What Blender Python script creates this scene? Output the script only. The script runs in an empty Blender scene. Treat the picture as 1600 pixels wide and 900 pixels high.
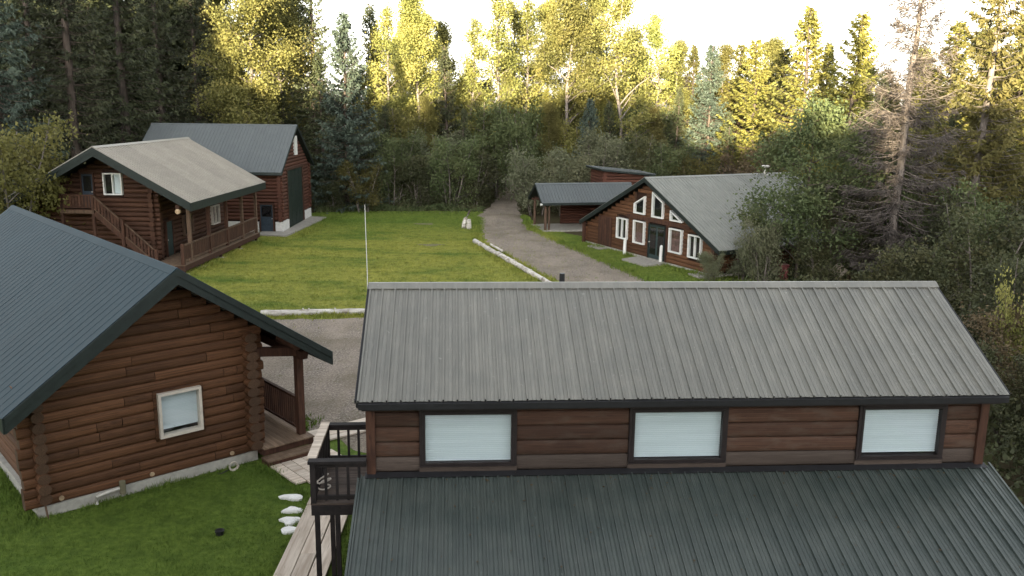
import bpy, math, random
import numpy as np
from mathutils import Matrix, Vector

random.seed(7)
rng = np.random.default_rng(11)
R = math.radians
scn = bpy.context.scene
col = scn.collection

# ------------------------------------------------------------------ camera
cam_d = bpy.data.cameras.new('camera')
cam_d.sensor_width = 36.0
cam_d.lens = 36.0 * 1370.8 / 1600.0
cam_d.clip_start = 0.1
cam_d.clip_end = 2000.0
cam = bpy.data.objects.new('camera', cam_d)
col.objects.link(cam)
_p, _r = R(12.0), R(0.66)
_right = Vector((1, 0, 0)); _fwd = Vector((0, math.cos(_p), -math.sin(_p))); _up = Vector((0, math.sin(_p), math.cos(_p)))
_r2 = math.cos(_r) * _right + math.sin(_r) * _up
_u2 = math.cos(_r) * _up - math.sin(_r) * _right
_m = Matrix((_r2, _u2, -_fwd)).transposed().to_4x4()
_m.translation = (0, 0, 9.0)
cam.matrix_world = _m
scn.camera = cam

# ------------------------------------------------------------------ light
SUN_EL, SUN_AZ = R(5.5), math.atan2(-0.20, -0.98)      # azimuth: clockwise from +Y
world = bpy.data.worlds.new('World'); scn.world = world; world.use_nodes = True
wn = world.node_tree; wn.nodes.clear()
sky = wn.nodes.new('ShaderNodeTexSky'); sky.sky_type = 'NISHITA'; sky.sun_disc = False
sky.sun_elevation = SUN_EL; sky.sun_rotation = SUN_AZ
sky.air_density = 1.0; sky.dust_density = 1.0; sky.ozone_density = 1.0
hs = wn.nodes.new('ShaderNodeHueSaturation'); hs.inputs['Saturation'].default_value = 0.20
bg = wn.nodes.new('ShaderNodeBackground'); bg.inputs['Strength'].default_value = 0.15
wo = wn.nodes.new('ShaderNodeOutputWorld')
wn.links.new(sky.outputs[0], hs.inputs['Color']); wn.links.new(hs.outputs[0], bg.inputs[0]); wn.links.new(bg.outputs[0], wo.inputs[0])
sun_d = bpy.data.lights.new('sun', 'SUN'); sun_d.energy = 5.0; sun_d.angle = R(0.6); sun_d.color = (1.0, 0.84, 0.56)
sun = bpy.data.objects.new('sun', sun_d); col.objects.link(sun)
_sd = Vector((math.cos(SUN_EL) * math.sin(SUN_AZ), math.cos(SUN_EL) * math.cos(SUN_AZ), math.sin(SUN_EL)))
sun.rotation_euler = _sd.to_track_quat('Z', 'Y').to_euler()
sun.location = (-20, -10, 40)
vs = scn.view_settings
vs.view_transform = 'Standard'; vs.look = 'None'; vs.gamma = 1.0; vs.exposure = 2.75; vs.use_curve_mapping = False
scn.render.engine = 'CYCLES'
scn.cycles.use_denoising = True
scn.cycles.max_bounces = 6; scn.cycles.diffuse_bounces = 3; scn.cycles.glossy_bounces = 3
scn.cycles.transmission_bounces = 4; scn.cycles.transparent_max_bounces = 8
scn.cycles.sample_clamp_indirect = 6.0

# ------------------------------------------------------------------ materials
def nt(name):
    m = bpy.data.materials.new(name); m.use_nodes = True
    t = m.node_tree; t.nodes.clear()
    out = t.nodes.new('ShaderNodeOutputMaterial')
    return m, t, out
def N(t, typ, **kw):
    n = t.nodes.new(typ)
    for k, v in kw.items():
        if k in n.inputs.keys(): n.inputs[k].default_value = v
        else: setattr(n, k, v)
    return n
def ramp(t, fac, stops, interp='LINEAR'):
    n = t.nodes.new('ShaderNodeValToRGB'); e = n.color_ramp.elements; n.color_ramp.interpolation = interp
    while len(e) < len(stops): e.new(0.5)
    for el, (p, c) in zip(e, stops):
        el.position = p; el.color = (*c, 1) if len(c) == 3 else c
    t.links.new(fac, n.inputs[0]); return n.outputs[0]
def coords(t, scale=(1, 1, 1), kind='Object'):
    tc = t.nodes.new('ShaderNodeTexCoord'); mp = t.nodes.new('ShaderNodeMapping'); mp.inputs['Scale'].default_value = scale
    t.links.new(tc.outputs[kind], mp.inputs[0]); return mp.outputs[0]
def wcoords(t, scale=(1, 1, 1)):
    g = t.nodes.new('ShaderNodeNewGeometry'); mp = t.nodes.new('ShaderNodeMapping'); mp.inputs['Scale'].default_value = scale
    t.links.new(g.outputs['Position'], mp.inputs[0]); return mp.outputs[0]
def noise(t, vec, scale, detail=4, rough=0.6):
    n = N(t, 'ShaderNodeTexNoise', Scale=scale, Detail=detail, Roughness=rough); t.links.new(vec, n.inputs['Vector']); return n.outputs['Fac']
def mix(t, fac, a, b, blend='MIX'):
    n = t.nodes.new('ShaderNodeMix'); n.data_type = 'RGBA'; n.blend_type = blend
    for s, v in ((n.inputs[0], fac), (n.inputs[6], a), (n.inputs[7], b)):
        if isinstance(v, bpy.types.NodeSocket): t.links.new(v, s)
        elif isinstance(v, (tuple, list)): s.default_value = (*v[:3], 1)
        else: s.default_value = v
    return n.outputs[2]
def math_(t, op, a, b=None, clamp=False):
    n = t.nodes.new('ShaderNodeMath'); n.operation = op; n.use_clamp = clamp
    for s, v in ((n.inputs[0], a), (n.inputs[1], b)):
        if v is None: continue
        if isinstance(v, bpy.types.NodeSocket): t.links.new(v, s)
        else: s.default_value = v
    return n.outputs[0]
def principled(t, out, color, rough=0.6, spec=0.5, metal=0.0, bump=None, bstr=0.3, bdist=0.01):
    b = t.nodes.new('ShaderNodeBsdfPrincipled')
    for s, v in ((b.inputs['Base Color'], color), (b.inputs['Roughness'], rough)):
        if isinstance(v, bpy.types.NodeSocket): t.links.new(v, s)
        elif isinstance(v, (tuple, list)): s.default_value = (*v[:3], 1)
        else: s.default_value = v
    b.inputs['Specular IOR Level'].default_value = spec; b.inputs['Metallic'].default_value = metal
    if bump is not None:
        bp = N(t, 'ShaderNodeBump', Strength=bstr, Distance=bdist); t.links.new(bump, bp.inputs['Height']); t.links.new(bp.outputs[0], b.inputs['Normal'])
    t.links.new(b.outputs[0], out.inputs[0]); return b
MAT = {}
def wood(name, dark, light, gscale=(2, 30, 30), rough=0.75, rnd=0.20, weather=None):
    m, t, o = nt(name)
    v = coords(t, gscale); oi = t.nodes.new('ShaderNodeObjectInfo')
    off = t.nodes.new('ShaderNodeVectorMath'); off.operation = 'ADD'; t.links.new(v, off.inputs[0])
    sc = t.nodes.new('ShaderNodeVectorMath'); sc.operation = 'SCALE'; sc.inputs[0].default_value = (37, 53, 71); t.links.new(oi.outputs['Random'], sc.inputs['Scale'])
    t.links.new(sc.outputs[0], off.inputs[1]); v = off.outputs[0]
    n1 = noise(t, v, 1.0, 5, 0.65)
    c = ramp(t, n1, [(0.36, dark), (0.64, light)])
    kn = noise(t, v, 2.2, 2, .4); c = mix(t, ramp(t, kn, [(.68, (0, 0, 0)), (.74, (.75, .75, .75))]), c, tuple(x * .45 for x in dark))
    n2 = noise(t, wcoords(t), 0.9, 3)
    c = mix(t, math_(t, 'MULTIPLY', n2, 0.5), c, dark, 'MIX')
    if weather:
        n3 = noise(t, wcoords(t, (1, 1, 3)), 2.3, 5)
        c = mix(t, ramp(t, n3, [(0.5, (0, 0, 0)), (0.68, (1, 1, 1))]), c, weather)
    h = N(t, 'ShaderNodeHueSaturation'); t.links.new(c, h.inputs['Color'])
    val = math_(t, 'ADD', math_(t, 'MULTIPLY', oi.outputs['Random'], rnd * 2), 1.0 - rnd)
    t.links.new(val, h.inputs['Value'])
    principled(t, o, h.outputs[0], rough, 0.3, bump=n1, bstr=0.35, bdist=0.02)
    MAT[name] = m
wood('log_brown', (0.045, 0.019, 0.009), (0.200, 0.092, 0.043), (1.2, 14, 14), rnd=0.28)
wood('log_red', (0.050, 0.019, 0.012), (0.150, 0.060, 0.038), (1.2, 14, 14))
wood('log_dark', (0.040, 0.018, 0.011), (0.115, 0.053, 0.030), (1.2, 14, 14))  # darker brown, used for the lodge logs
wood('siding', (0.034, 0.017, 0.011), (0.125, 0.064, 0.040), (1.2, 16, 16), rnd=0.3, weather=(0.085, 0.055, 0.040))
wood('siding_grey', (0.050, 0.036, 0.029), (0.13, 0.098, 0.080), (1.2, 20, 20))
wood('log_end', (0.30, 0.20, 0.12), (0.55, 0.42, 0.28), (6, 6, 6), rnd=0.15)
wood('log_cut', (0.050, 0.027, 0.016), (0.125, 0.072, 0.042), (6, 6, 6), rnd=0.15)
wood('plank_pale', (0.42, 0.34, 0.27), (0.76, 0.67, 0.57), (0.8, 9, 9), rnd=0.16)
wood('plank_deck', (0.13, 0.085, 0.055), (0.27, 0.19, 0.13), (9, 0.8, 9), rnd=0.2)
wood('timber', (0.038, 0.017, 0.011), (0.10, 0.046, 0.028), (10, 10, 1.5))
wood('timber_pale', (0.070, 0.042, 0.028), (0.165, 0.105, 0.070), (8, 8, 2))
wood('rail_dark', (0.010, 0.008, 0.009), (0.028, 0.021, 0.020), (6, 6, 6))
wood('birch_log', (0.40, 0.36, 0.32), (0.80, 0.76, 0.70), (1.2, 6, 6), rnd=0.1, weather=(0.20, 0.16, 0.12))
wood('log_gap', (0.020, 0.009, 0.006), (0.045, 0.02, 0.012), (3, 3, 3))

def metal_roof_mat(name, c, rough, dirt, spec=0.5):
    m, t, o = nt(name)
    v = wcoords(t)
    n1 = noise(t, v, 1.6, 6); n2 = noise(t, wcoords(t, (7, .7, .7)), 2.2, 5, .7)
    cc = mix(t, ramp(t, n1, [(0.35, (0, 0, 0)), (0.75, (1, 1, 1))]), c, dirt)
    cc = mix(t, ramp(t, n2, [(0.42, (.30, .30, .30)), (0.60, (0, 0, 0))]), cc, tuple(x * .62 for x in c))
    sp = noise(t, v, 14, 2, .5); cc = mix(t, ramp(t, sp, [(.70, (0, 0, 0)), (.76, (.5, .5, .5))]), cc, tuple(min(1, x * 2 + .03) for x in c))
    oi = t.nodes.new('ShaderNodeObjectInfo'); h = N(t, 'ShaderNodeHueSaturation'); t.links.new(cc, h.inputs['Color'])
    t.links.new(math_(t, 'ADD', math_(t, 'MULTIPLY', oi.outputs['Random'], 0.14), 0.93), h.inputs['Value'])
    rr = math_(t, 'ADD', math_(t, 'MULTIPLY', n2, 0.18), rough - 0.09)
    principled(t, o, h.outputs[0], rr, spec, 0.0, bump=n2, bstr=0.05, bdist=0.01)
    MAT[name] = m
metal_roof_mat('roof_front', (0.175, 0.172, 0.154), 0.34, (0.225, 0.216, 0.188))
metal_roof_mat('roof_low', (0.050, 0.063, 0.058), 0.36, (0.085, 0.096, 0.086))
metal_roof_mat('roof_cabin', (0.016, 0.035, 0.047), 0.6, (0.021, 0.042, 0.054), 0.22)
metal_roof_mat('roof_lodge', (0.29, 0.268, 0.232), 0.42, (0.35, 0.325, 0.28))
metal_roof_mat('roof_garage', (0.088, 0.100, 0.103), 0.5, (0.105, 0.117, 0.117))
metal_roof_mat('roof_chalet', (0.21, 0.216, 0.196), 0.42, (0.255, 0.258, 0.232))

def flat(name, c, rough=0.6, spec=0.4, metal=0.0, var=0.25, scale=6.0):
    m, t, o = nt(name)
    n = noise(t, wcoords(t), scale, 5)
    a = tuple(x * (1 - var) for x in c); b = tuple(min(1, x * (1 + var)) for x in c)
    principled(t, o, ramp(t, n, [(0.3, a), (0.7, b)]), rough, spec, metal, bump=n, bstr=0.08)
    MAT[name] = m
flat('trim_green', (0.013, 0.020, 0.018), 0.55)
flat('trim_dark', (0.022, 0.016, 0.016), 0.5)
flat('gutter_dark', (0.018, 0.018, 0.020), 0.4)
flat('white_paint', (0.78, 0.77, 0.74), 0.5, var=0.06)
flat('cream_trim', (0.60, 0.54, 0.47), 0.55, var=0.12)
flat('door_green', (0.030, 0.050, 0.048), 0.5)
flat('door_blue', (0.030, 0.045, 0.062), 0.5)
flat('door_garage', (0.016, 0.026, 0.022), 0.55)
flat('concrete', (0.42, 0.40, 0.36), 0.85, 0.2, var=0.2)
flat('concrete_pad', (0.30, 0.28, 0.245), 0.9, 0.2, var=0.2)
flat('white_block', (0.66, 0.64, 0.61), 0.8, 0.2, var=0.15)
flat('black_plastic', (0.015, 0.015, 0.016), 0.4)
flat('fibreglass', (0.62, 0.61, 0.58), 0.4, var=0.05)
flat('galvanised', (0.55, 0.52, 0.47), 0.4, 0.5, 0.3, var=0.15)
flat('stone_white', (0.78, 0.77, 0.75), 0.8, 0.3, var=0.12, scale=9)
flat('stone_grey', (0.17, 0.155, 0.10), 0.9, 0.2, var=0.2)
flat('red_paint', (0.16, 0.045, 0.045), 0.6)
flat('curtain', (0.12, 0.065, 0.055), 0.9, var=0.4, scale=5)
flat('room_dark', (0.012, 0.011, 0.012), 0.9, 0.1)
def blind_mat():
    m, t, o = nt('blind')
    v = wcoords(t); w = N(t, 'ShaderNodeTexWave', Scale=9.0, Distortion=0.0); w.bands_direction = 'Z'; t.links.new(v, w.inputs['Vector'])
    n = noise(t, wcoords(t, (0.6, 0.6, 4)), 2.0, 3)
    c = mix(t, w.outputs['Fac'], (0.56, 0.63, 0.66), (0.69, 0.75, 0.775)); c = mix(t, math_(t, 'MULTIPLY', n, 0.5), c, (0.46, 0.54, 0.57))
    principled(t, o, c, 0.6, 0.3, bump=w.outputs['Fac'], bstr=0.4, bdist=0.01)
    MAT['blind'] = m
blind_mat()
def glass_mat():
    m, t, o = nt('glass')
    tr = N(t, 'ShaderNodeBsdfTransparent'); tr.inputs[0].default_value = (0.98, 0.99, 0.99, 1)
    gl = N(t, 'ShaderNodeBsdfGlossy', Roughness=0.03); gl.inputs[0].default_value = (1, 1, 1, 1)
    lw = N(t, 'ShaderNodeLayerWeight', Blend=0.5); ms = N(t, 'ShaderNodeMixShader')
    t.links.new(math_(t, 'ADD', math_(t, 'MULTIPLY', math_(t, 'POWER', lw.outputs['Facing'], 5.0), 0.95), 0.04, True), ms.inputs[0]); t.links.new(tr.outputs[0], ms.inputs[1]); t.links.new(gl.outputs[0], ms.inputs[2]); t.links.new(ms.outputs[0], o.inputs[0])
    MAT['glass'] = m
glass_mat()
def leaf_mat(name, stops, trans=0.35, hue=0.04, val=0.35, rough=0.6, wscale=0.35):
    m, t, o = nt(name)
    n = noise(t, wcoords(t), wscale, 4, 0.7); n2 = noise(t, wcoords(t), 4.0, 2)
    f = math_(t, 'ADD', math_(t, 'MULTIPLY', n, 0.65), math_(t, 'MULTIPLY', n2, 0.35))
    oi = t.nodes.new('ShaderNodeObjectInfo')
    f = math_(t, 'ADD', f, math_(t, 'MULTIPLY', math_(t, 'SUBTRACT', oi.outputs['Random'], 0.5), 0.22))
    c = ramp(t, f, stops)
    h = N(t, 'ShaderNodeHueSaturation'); t.links.new(c, h.inputs['Color'])
    t.links.new(math_(t, 'ADD', math_(t, 'MULTIPLY', oi.outputs['Random'], hue), 0.5 - hue / 2), h.inputs['Hue'])
    rv = math_(t, 'FRACT', math_(t, 'MULTIPLY', oi.outputs['Random'], 7.31))
    t.links.new(math_(t, 'ADD', math_(t, 'MULTIPLY', rv, val), 1 - val / 2), h.inputs['Value'])
    d = N(t, 'ShaderNodeBsdfPrincipled', Roughness=rough); d.inputs['Specular IOR Level'].default_value = 0.25
    tl = N(t, 'ShaderNodeBsdfTranslucent'); ms = N(t, 'ShaderNodeMixShader'); ms.inputs[0].default_value = trans
    t.links.new(h.outputs[0], d.inputs['Base Color']); t.links.new(h.outputs[0], tl.inputs[0])
    t.links.new(d.outputs[0], ms.inputs[1]); t.links.new(tl.outputs[0], ms.inputs[2]); t.links.new(ms.outputs[0], o.inputs[0])
    MAT[name] = m
leaf_mat('needle_dark', [(0.30, (0.032, 0.040, 0.021)), (0.55, (0.060, 0.070, 0.034)), (0.75, (0.100, 0.098, 0.042))], 0.15)
leaf_mat('needle_blue', [(0.30, (0.036, 0.050, 0.040)), (0.55, (0.062, 0.084, 0.064)), (0.75, (0.098, 0.118, 0.082))], 0.15)
leaf_mat('needle_yellow', [(0.28, (0.085, 0.095, 0.028)), (0.52, (0.185, 0.180, 0.045)), (0.75, (0.33, 0.28, 0.08))], 0.3)
leaf_mat('needle_rust', [(0.28, (0.075, 0.065, 0.035)), (0.52, (0.135, 0.100, 0.055)), (0.75, (0.20, 0.155, 0.075))], 0.2)
leaf_mat('leaf_gold', [(0.26, (0.085, 0.100, 0.034)), (0.45, (0.18, 0.19, 0.056)), (0.60, (0.29, 0.27, 0.085)), (0.78, (0.42, 0.36, 0.15))], 0.35, hue=.05, val=.45)
leaf_mat('leaf_olive', [(0.28, (0.085, 0.085, 0.028)), (0.52, (0.155, 0.145, 0.045)), (0.75, (0.24, 0.21, 0.075))], 0.35)
leaf_mat('leaf_sage', [(0.28, (0.095, 0.105, 0.058)), (0.52, (0.170, 0.178, 0.104)), (0.75, (0.25, 0.25, 0.16))], 0.3)
leaf_mat('leaf_green', [(0.28, (0.058, 0.078, 0.034)), (0.52, (0.100, 0.125, 0.052)), (0.75, (0.17, 0.17, 0.075))], 0.3)
leaf_mat('leaf_dark', [(0.28, (0.038, 0.046, 0.022)), (0.52, (0.072, 0.078, 0.036)), (0.75, (0.125, 0.105, 0.050))], 0.25)
leaf_mat('leaf_russet', [(0.28, (0.085, 0.065, 0.040)), (0.52, (0.15, 0.11, 0.065)), (0.75, (0.22, 0.17, 0.09))], 0.3)
leaf_mat('twig_grey', [(0.28, (0.048, 0.040, 0.035)), (0.52, (0.090, 0.075, 0.066)), (0.75, (0.150, 0.125, 0.108))], 0.0, 0.01, 0.2)
wood('bark_dark', (0.045, 0.034, 0.027), (0.12, 0.095, 0.078), (6, 6, 1))
wood('bark_grey', (0.10, 0.085, 0.075), (0.25, 0.215, 0.19), (5, 5, 1.5))

def ground_mats():
    m, t, o = nt('forest_floor')
    v = wcoords(t); n = noise(t, v, 0.7, 8, 0.7); n2 = noise(t, v, 9, 4)
    c = ramp(t, n, [(0.3, (0.030, 0.030, 0.014)), (0.5, (0.060, 0.050, 0.027)), (0.7, (0.060, 0.075, 0.026))])
    c = mix(t, math_(t, 'MULTIPLY', n2, 0.5), c, (0.10, 0.075, 0.045))
    principled(t, o, c, 0.95, 0.1, bump=n2, bstr=0.6, bdist=0.05); MAT['forest_floor'] = m
    m, t, o = nt('gravel')
    v = wcoords(t); n = noise(t, v, 0.35, 6, 0.65); n2 = noise(t, v, 13, 5, 0.85); n3 = noise(t, v, 3.2, 6, 0.75); n4 = noise(t, wcoords(t, (1.0, .22, 1)), 0.8, 5, 0.7)
    c = ramp(t, n2, [(0.34, (0.080, 0.066, 0.053)), (0.5, (0.215, 0.180, 0.150)), (0.64, (0.52, 0.45, 0.385))])
    c = mix(t, ramp(t, n4, [(0.40, (0, 0, 0)), (0.66, (0.7, 0.7, 0.7))]), c, (0.36, 0.295, 0.238))
    c = mix(t, ramp(t, n, [(0.45, (0, 0, 0)), (0.70, (0.7, 0.7, 0.7))]), c, (0.125, 0.105, 0.066))
    c = mix(t, ramp(t, n3, [(0.56, (0, 0, 0)), (0.68, (0.6, 0.6, 0.6))]), c, (0.115, 0.115, 0.045))
    principled(t, o, c, 0.95, 0.15, bump=n2, bstr=0.9, bdist=0.05); MAT['gravel'] = m
def grass_color(t, far):
    v = wcoords(t); n = noise(t, v, 0.22, 4, 0.55); n1 = noise(t, wcoords(t, (0.35, 1.3, 1)), 0.45, 5, 0.6); n2 = noise(t, v, 7, 3); n3 = noise(t, v, 60, 2)
    g = ramp(t, n2, [(0.3, (0.062, 0.115, 0.016)), (0.7, (0.140, 0.215, 0.038))])
    y = ramp(t, n2, [(0.3, (0.27, 0.28, 0.050)), (0.7, (0.44, 0.40, 0.10))])
    # sunburnt straw-coloured patches of the big lawn; the small lawn by the cabin (y < 24) is greener
    sep = t.nodes.new('ShaderNodeSeparateXYZ'); geo = t.nodes.new('ShaderNodeNewGeometry'); t.links.new(geo.outputs['Position'], sep.inputs[0])
    dry = ramp(t, math_(t, 'ADD', math_(t, 'MULTIPLY', n1, 0.55), math_(t, 'MULTIPLY', n, 0.45)), [(0.36, (0, 0, 0)), (0.50, (0.75, 0.75, 0.75)), (0.68, (1, 1, 1))])
    zone = N(t, 'ShaderNodeMapRange'); t.links.new(sep.outputs['Y'], zone.inputs[0]); zone.inputs[1].default_value = 26; zone.inputs[2].default_value = 36; zone.inputs[3].default_value = 0.10; zone.inputs[4].default_value = 0.95
    zone2 = N(t, 'ShaderNodeMapRange'); t.links.new(sep.outputs['Y'], zone2.inputs[0]); zone2.inputs[1].default_value = 56; zone2.inputs[2].default_value = 66; zone2.inputs[3].default_value = 1.0; zone2.inputs[4].default_value = 0.25
    zone3 = N(t, 'ShaderNodeMapRange'); t.links.new(sep.outputs['X'], zone3.inputs[0]); zone3.inputs[1].default_value = 2; zone3.inputs[2].default_value = 4; zone3.inputs[3].default_value = 1.0; zone3.inputs[4].default_value = 0.3
    f = math_(t, 'MULTIPLY', math_(t, 'MULTIPLY', math_(t, 'MULTIPLY', dry, zone.outputs[0]), zone2.outputs[0]), zone3.outputs[0])
    c = mix(t, f, g, y)
    n5 = noise(t, v, 1.9, 5, .7)
    c = mix(t, ramp(t, n5, [(.36, (.5, .5, .5)), (.54, (0, 0, 0))]), c, (0.045, 0.080, 0.014))
    c = mix(t, math_(t, 'MULTIPLY', n3, 0.35), c, (0.03, 0.045, 0.012))
    return c, n3
ground_mats()
m, t, o = nt('lawn'); c, b = grass_color(t, True); principled(t, o, c, 0.9, 0.1, bump=b, bstr=0.8, bdist=0.03); MAT['lawn'] = m
m, t, o = nt('grass_blade'); c, b = grass_color(t, True); h = N(t, 'ShaderNodeHueSaturation'); h.inputs['Value'].default_value = 1.15; t.links.new(c, h.inputs['Color'])
principled(t, o, h.outputs[0], 0.8, 0.15); MAT['grass_blade'] = m

# ------------------------------------------------------------------ mesh helpers
class MB:
    def __init__(s): s.v = []; s.f = []; s.mi = []
    def face(s, idx, mi=0): s.f.append(idx); s.mi.append(mi)
    def hexa(s, p, mi=0):            # 8 points: bottom 0-3 ccw, top 4-7
        i = len(s.v); s.v += [tuple(q) for q in p]
        for q in ((0, 3, 2, 1), (4, 5, 6, 7), (0, 1, 5, 4), (1, 2, 6, 5), (2, 3, 7, 6), (3, 0, 4, 7)): s.face(tuple(i + k for k in q), mi)
        return s
    def box(s, a, b, mi=0):
        (x0, y0, z0), (x1, y1, z1) = [min(p, q) for p, q in zip(a, b)], [max(p, q) for p, q in zip(a, b)]
        return s.hexa([(x0, y0, z0), (x1, y0, z0), (x1, y1, z0), (x0, y1, z0), (x0, y0, z1), (x1, y0, z1), (x1, y1, z1), (x0, y1, z1)], mi)
    def prism(s, poly, off, mi=0):   # planar polygon + offset vector
        i = len(s.v); n = len(poly); s.v += [tuple(p) for p in poly] + [tuple(a + b for a, b in zip(p, off)) for p in poly]
        s.face(tuple(range(i, i + n))[::-1], mi); s.face(tuple(range(i + n, i + 2 * n)), mi)
        for k in range(n): s.face((i + k, i + (k + 1) % n, i + n + (k + 1) % n, i + n + k), mi)
        return s
    def tube(s, pts, rad, n=8, mi=0, cap=True):
        pts = [Vector(p) for p in pts]; rad = rad if isinstance(rad, (list, tuple)) else [rad] * len(pts)
        rings = []
        for k, p in enumerate(pts):
            d = (pts[min(k + 1, len(pts) - 1)] - pts[max(k - 1, 0)]).normalized()
            a = Vector((0, 0, 1)) if abs(d.z) < 0.9 else Vector((1, 0, 0))
            x = d.cross(a).normalized(); y = d.cross(x)
            i = len(s.v)
            for j in range(n):
                q = p + rad[k] * (math.cos(2 * math.pi * j / n) * x + math.sin(2 * math.pi * j / n) * y); s.v.append(tuple(q))
            rings.append(i)
        for a, b in zip(rings, rings[1:]):
            for j in range(n): s.face((a + j, b + j, b + (j + 1) % n, a + (j + 1) % n), mi)
        if cap:
            s.face(tuple(rings[0] + j for j in range(n)), mi); s.face(tuple(rings[-1] + j for j in range(n))[::-1], mi)
        return s
    def beam(s, p, q, w, h, mi=0):   # square timber from p to q
        p, q = Vector(p), Vector(q); d = (q - p).normalized()
        a = Vector((0, 0, 1)) if abs(d.z) < 0.95 else Vector((0, 1, 0))
        x = d.cross(a).normalized() * (w / 2); y = x.cross(d).normalized() * (h / 2)
        return s.hexa([p - x - y, p + x - y, q + x - y, q - x - y, p - x + y, p + x + y, q + x + y, q - x + y], mi)
    def mesh(s, name, mats):
        me = bpy.data.meshes.new(name); me.from_pydata(s.v, [], s.f)
        for mm in (mats if isinstance(mats, (list, tuple)) else [mats]): me.materials.append(MAT[mm])
        if any(s.mi): me.polygons.foreach_set('material_index', s.mi)
        me.update(); return me
    def build(s, name, mats, parent=None, smooth=False):
        me = s.mesh(name, mats)
        if smooth: me.polygons.foreach_set('use_smooth', [True] * len(me.polygons))
        return put(name, me, parent)
def put(name, me, parent=None, loc=None, rot=None, scale=None):
    o = bpy.data.objects.new(name, me); col.objects.link(o)
    if parent is not None: o.parent = parent
    if loc is not None: o.location = loc
    if rot is not None: o.rotation_euler = rot
    if scale is not None: o.scale = scale
    return o
def tag(o, label=None, cat=None, group=None, kind=None):
    if label: o['label'] = label
    if cat: o['category'] = cat
    if group: o['group'] = group
    if kind: o['kind'] = kind
    return o
def thing(name, loc, yaw, label, cat, group=None):
    o = bpy.data.objects.new(name, None); col.objects.link(o); o.location = loc; o.rotation_euler = (0, 0, R(yaw)); o.empty_display_size = 0.3
    return tag(o, label, cat, group)
def fast_mesh(name, V, Q, mats, mi=None):
    """V (n,3), Q (m,k) of equal-size faces"""
    me = bpy.data.meshes.new(name); n, k = Q.shape
    me.vertices.add(len(V)); me.vertices.foreach_set('co', np.ascontiguousarray(V, np.float32).ravel())
    me.loops.add(n * k); me.loops.foreach_set('vertex_index', np.ascontiguousarray(Q, np.int32).ravel())
    me.polygons.add(n); me.polygons.foreach_set('loop_start', np.arange(0, n * k, k, dtype=np.int32)); me.polygons.foreach_set('loop_total', np.full(n, k, np.int32))
    for mm in (mats if isinstance(mats, (list, tuple)) else [mats]): me.materials.append(MAT[mm])
    if mi is not None: me.polygons.foreach_set('material_index', np.ascontiguousarray(mi, np.int32))
    me.update(calc_edges=True); me.validate(); return me

# logs: unit-long round logs shared by every course, stretched to length
def make_log(mat, seed, n=12, flatz=1.0, ex=1.0):
    rr = random.Random(seed); b = MB(); K = 6
    for k in range(K + 1):
        wob = 1 + rr.uniform(-0.035, 0.035); oz = rr.uniform(-0.05, 0.05)
        for j in range(n):
            a = 2 * math.pi * (j + .5) / n
            ca_, sa_ = math.cos(a), math.sin(a); ca_ = math.copysign(abs(ca_) ** ex, ca_); sa_ = math.copysign(abs(sa_) ** ex, sa_)
            b.v.append((k / K, ca_ * wob + rr.uniform(-.02, .02), sa_ * (1 + (wob - 1) * .3) + oz * .12))
    for k in range(K):
        for j in range(n): b.face((k * n + j, k * n + (j + 1) % n, (k + 1) * n + (j + 1) % n, (k + 1) * n + j))
    b.face(tuple(range(n))[::-1], 1); b.face(tuple(K * n + j for j in range(n)), 1)
    me = b.mesh('log', [mat, 'log_end']); me.polygons.foreach_set('use_smooth', [len(p.vertices) == 4 for p in me.polygons]); return me
LOGS = {k: [make_log(k, s, 16 if k == 'log_brown' else 12, ex=.55 if k == 'log_brown' else .9) for s in range(4)] for k in ('log_brown', 'log_red', 'log_dark', 'birch_log')}
LOGS['log_round'] = [make_log('log_brown', s + 9, 14, ex=.95) for s in range(4)]
for k in ('log_brown', 'log_round'):
    for me in LOGS[k]: me.materials[1] = MAT['log_cut']
for k in ('log_red', 'log_dark'):          # stained ends on the far buildings
    for me in LOGS[k]: me.materials[1] = MAT[k]
def log(parent, axis, a0, a1, c, z, ry, rz, mat):
    if a1 - a0 < 0.06: return None
    o = put('log', random.choice(LOGS[mat]), parent)
    if axis == 'u': o.location = (a0, c, z)
    else: o.location = (c, a0, z); o.rotation_euler = (0, 0, math.pi / 2)
    o.scale = (a1 - a0, ry, rz)
    return o
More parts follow.
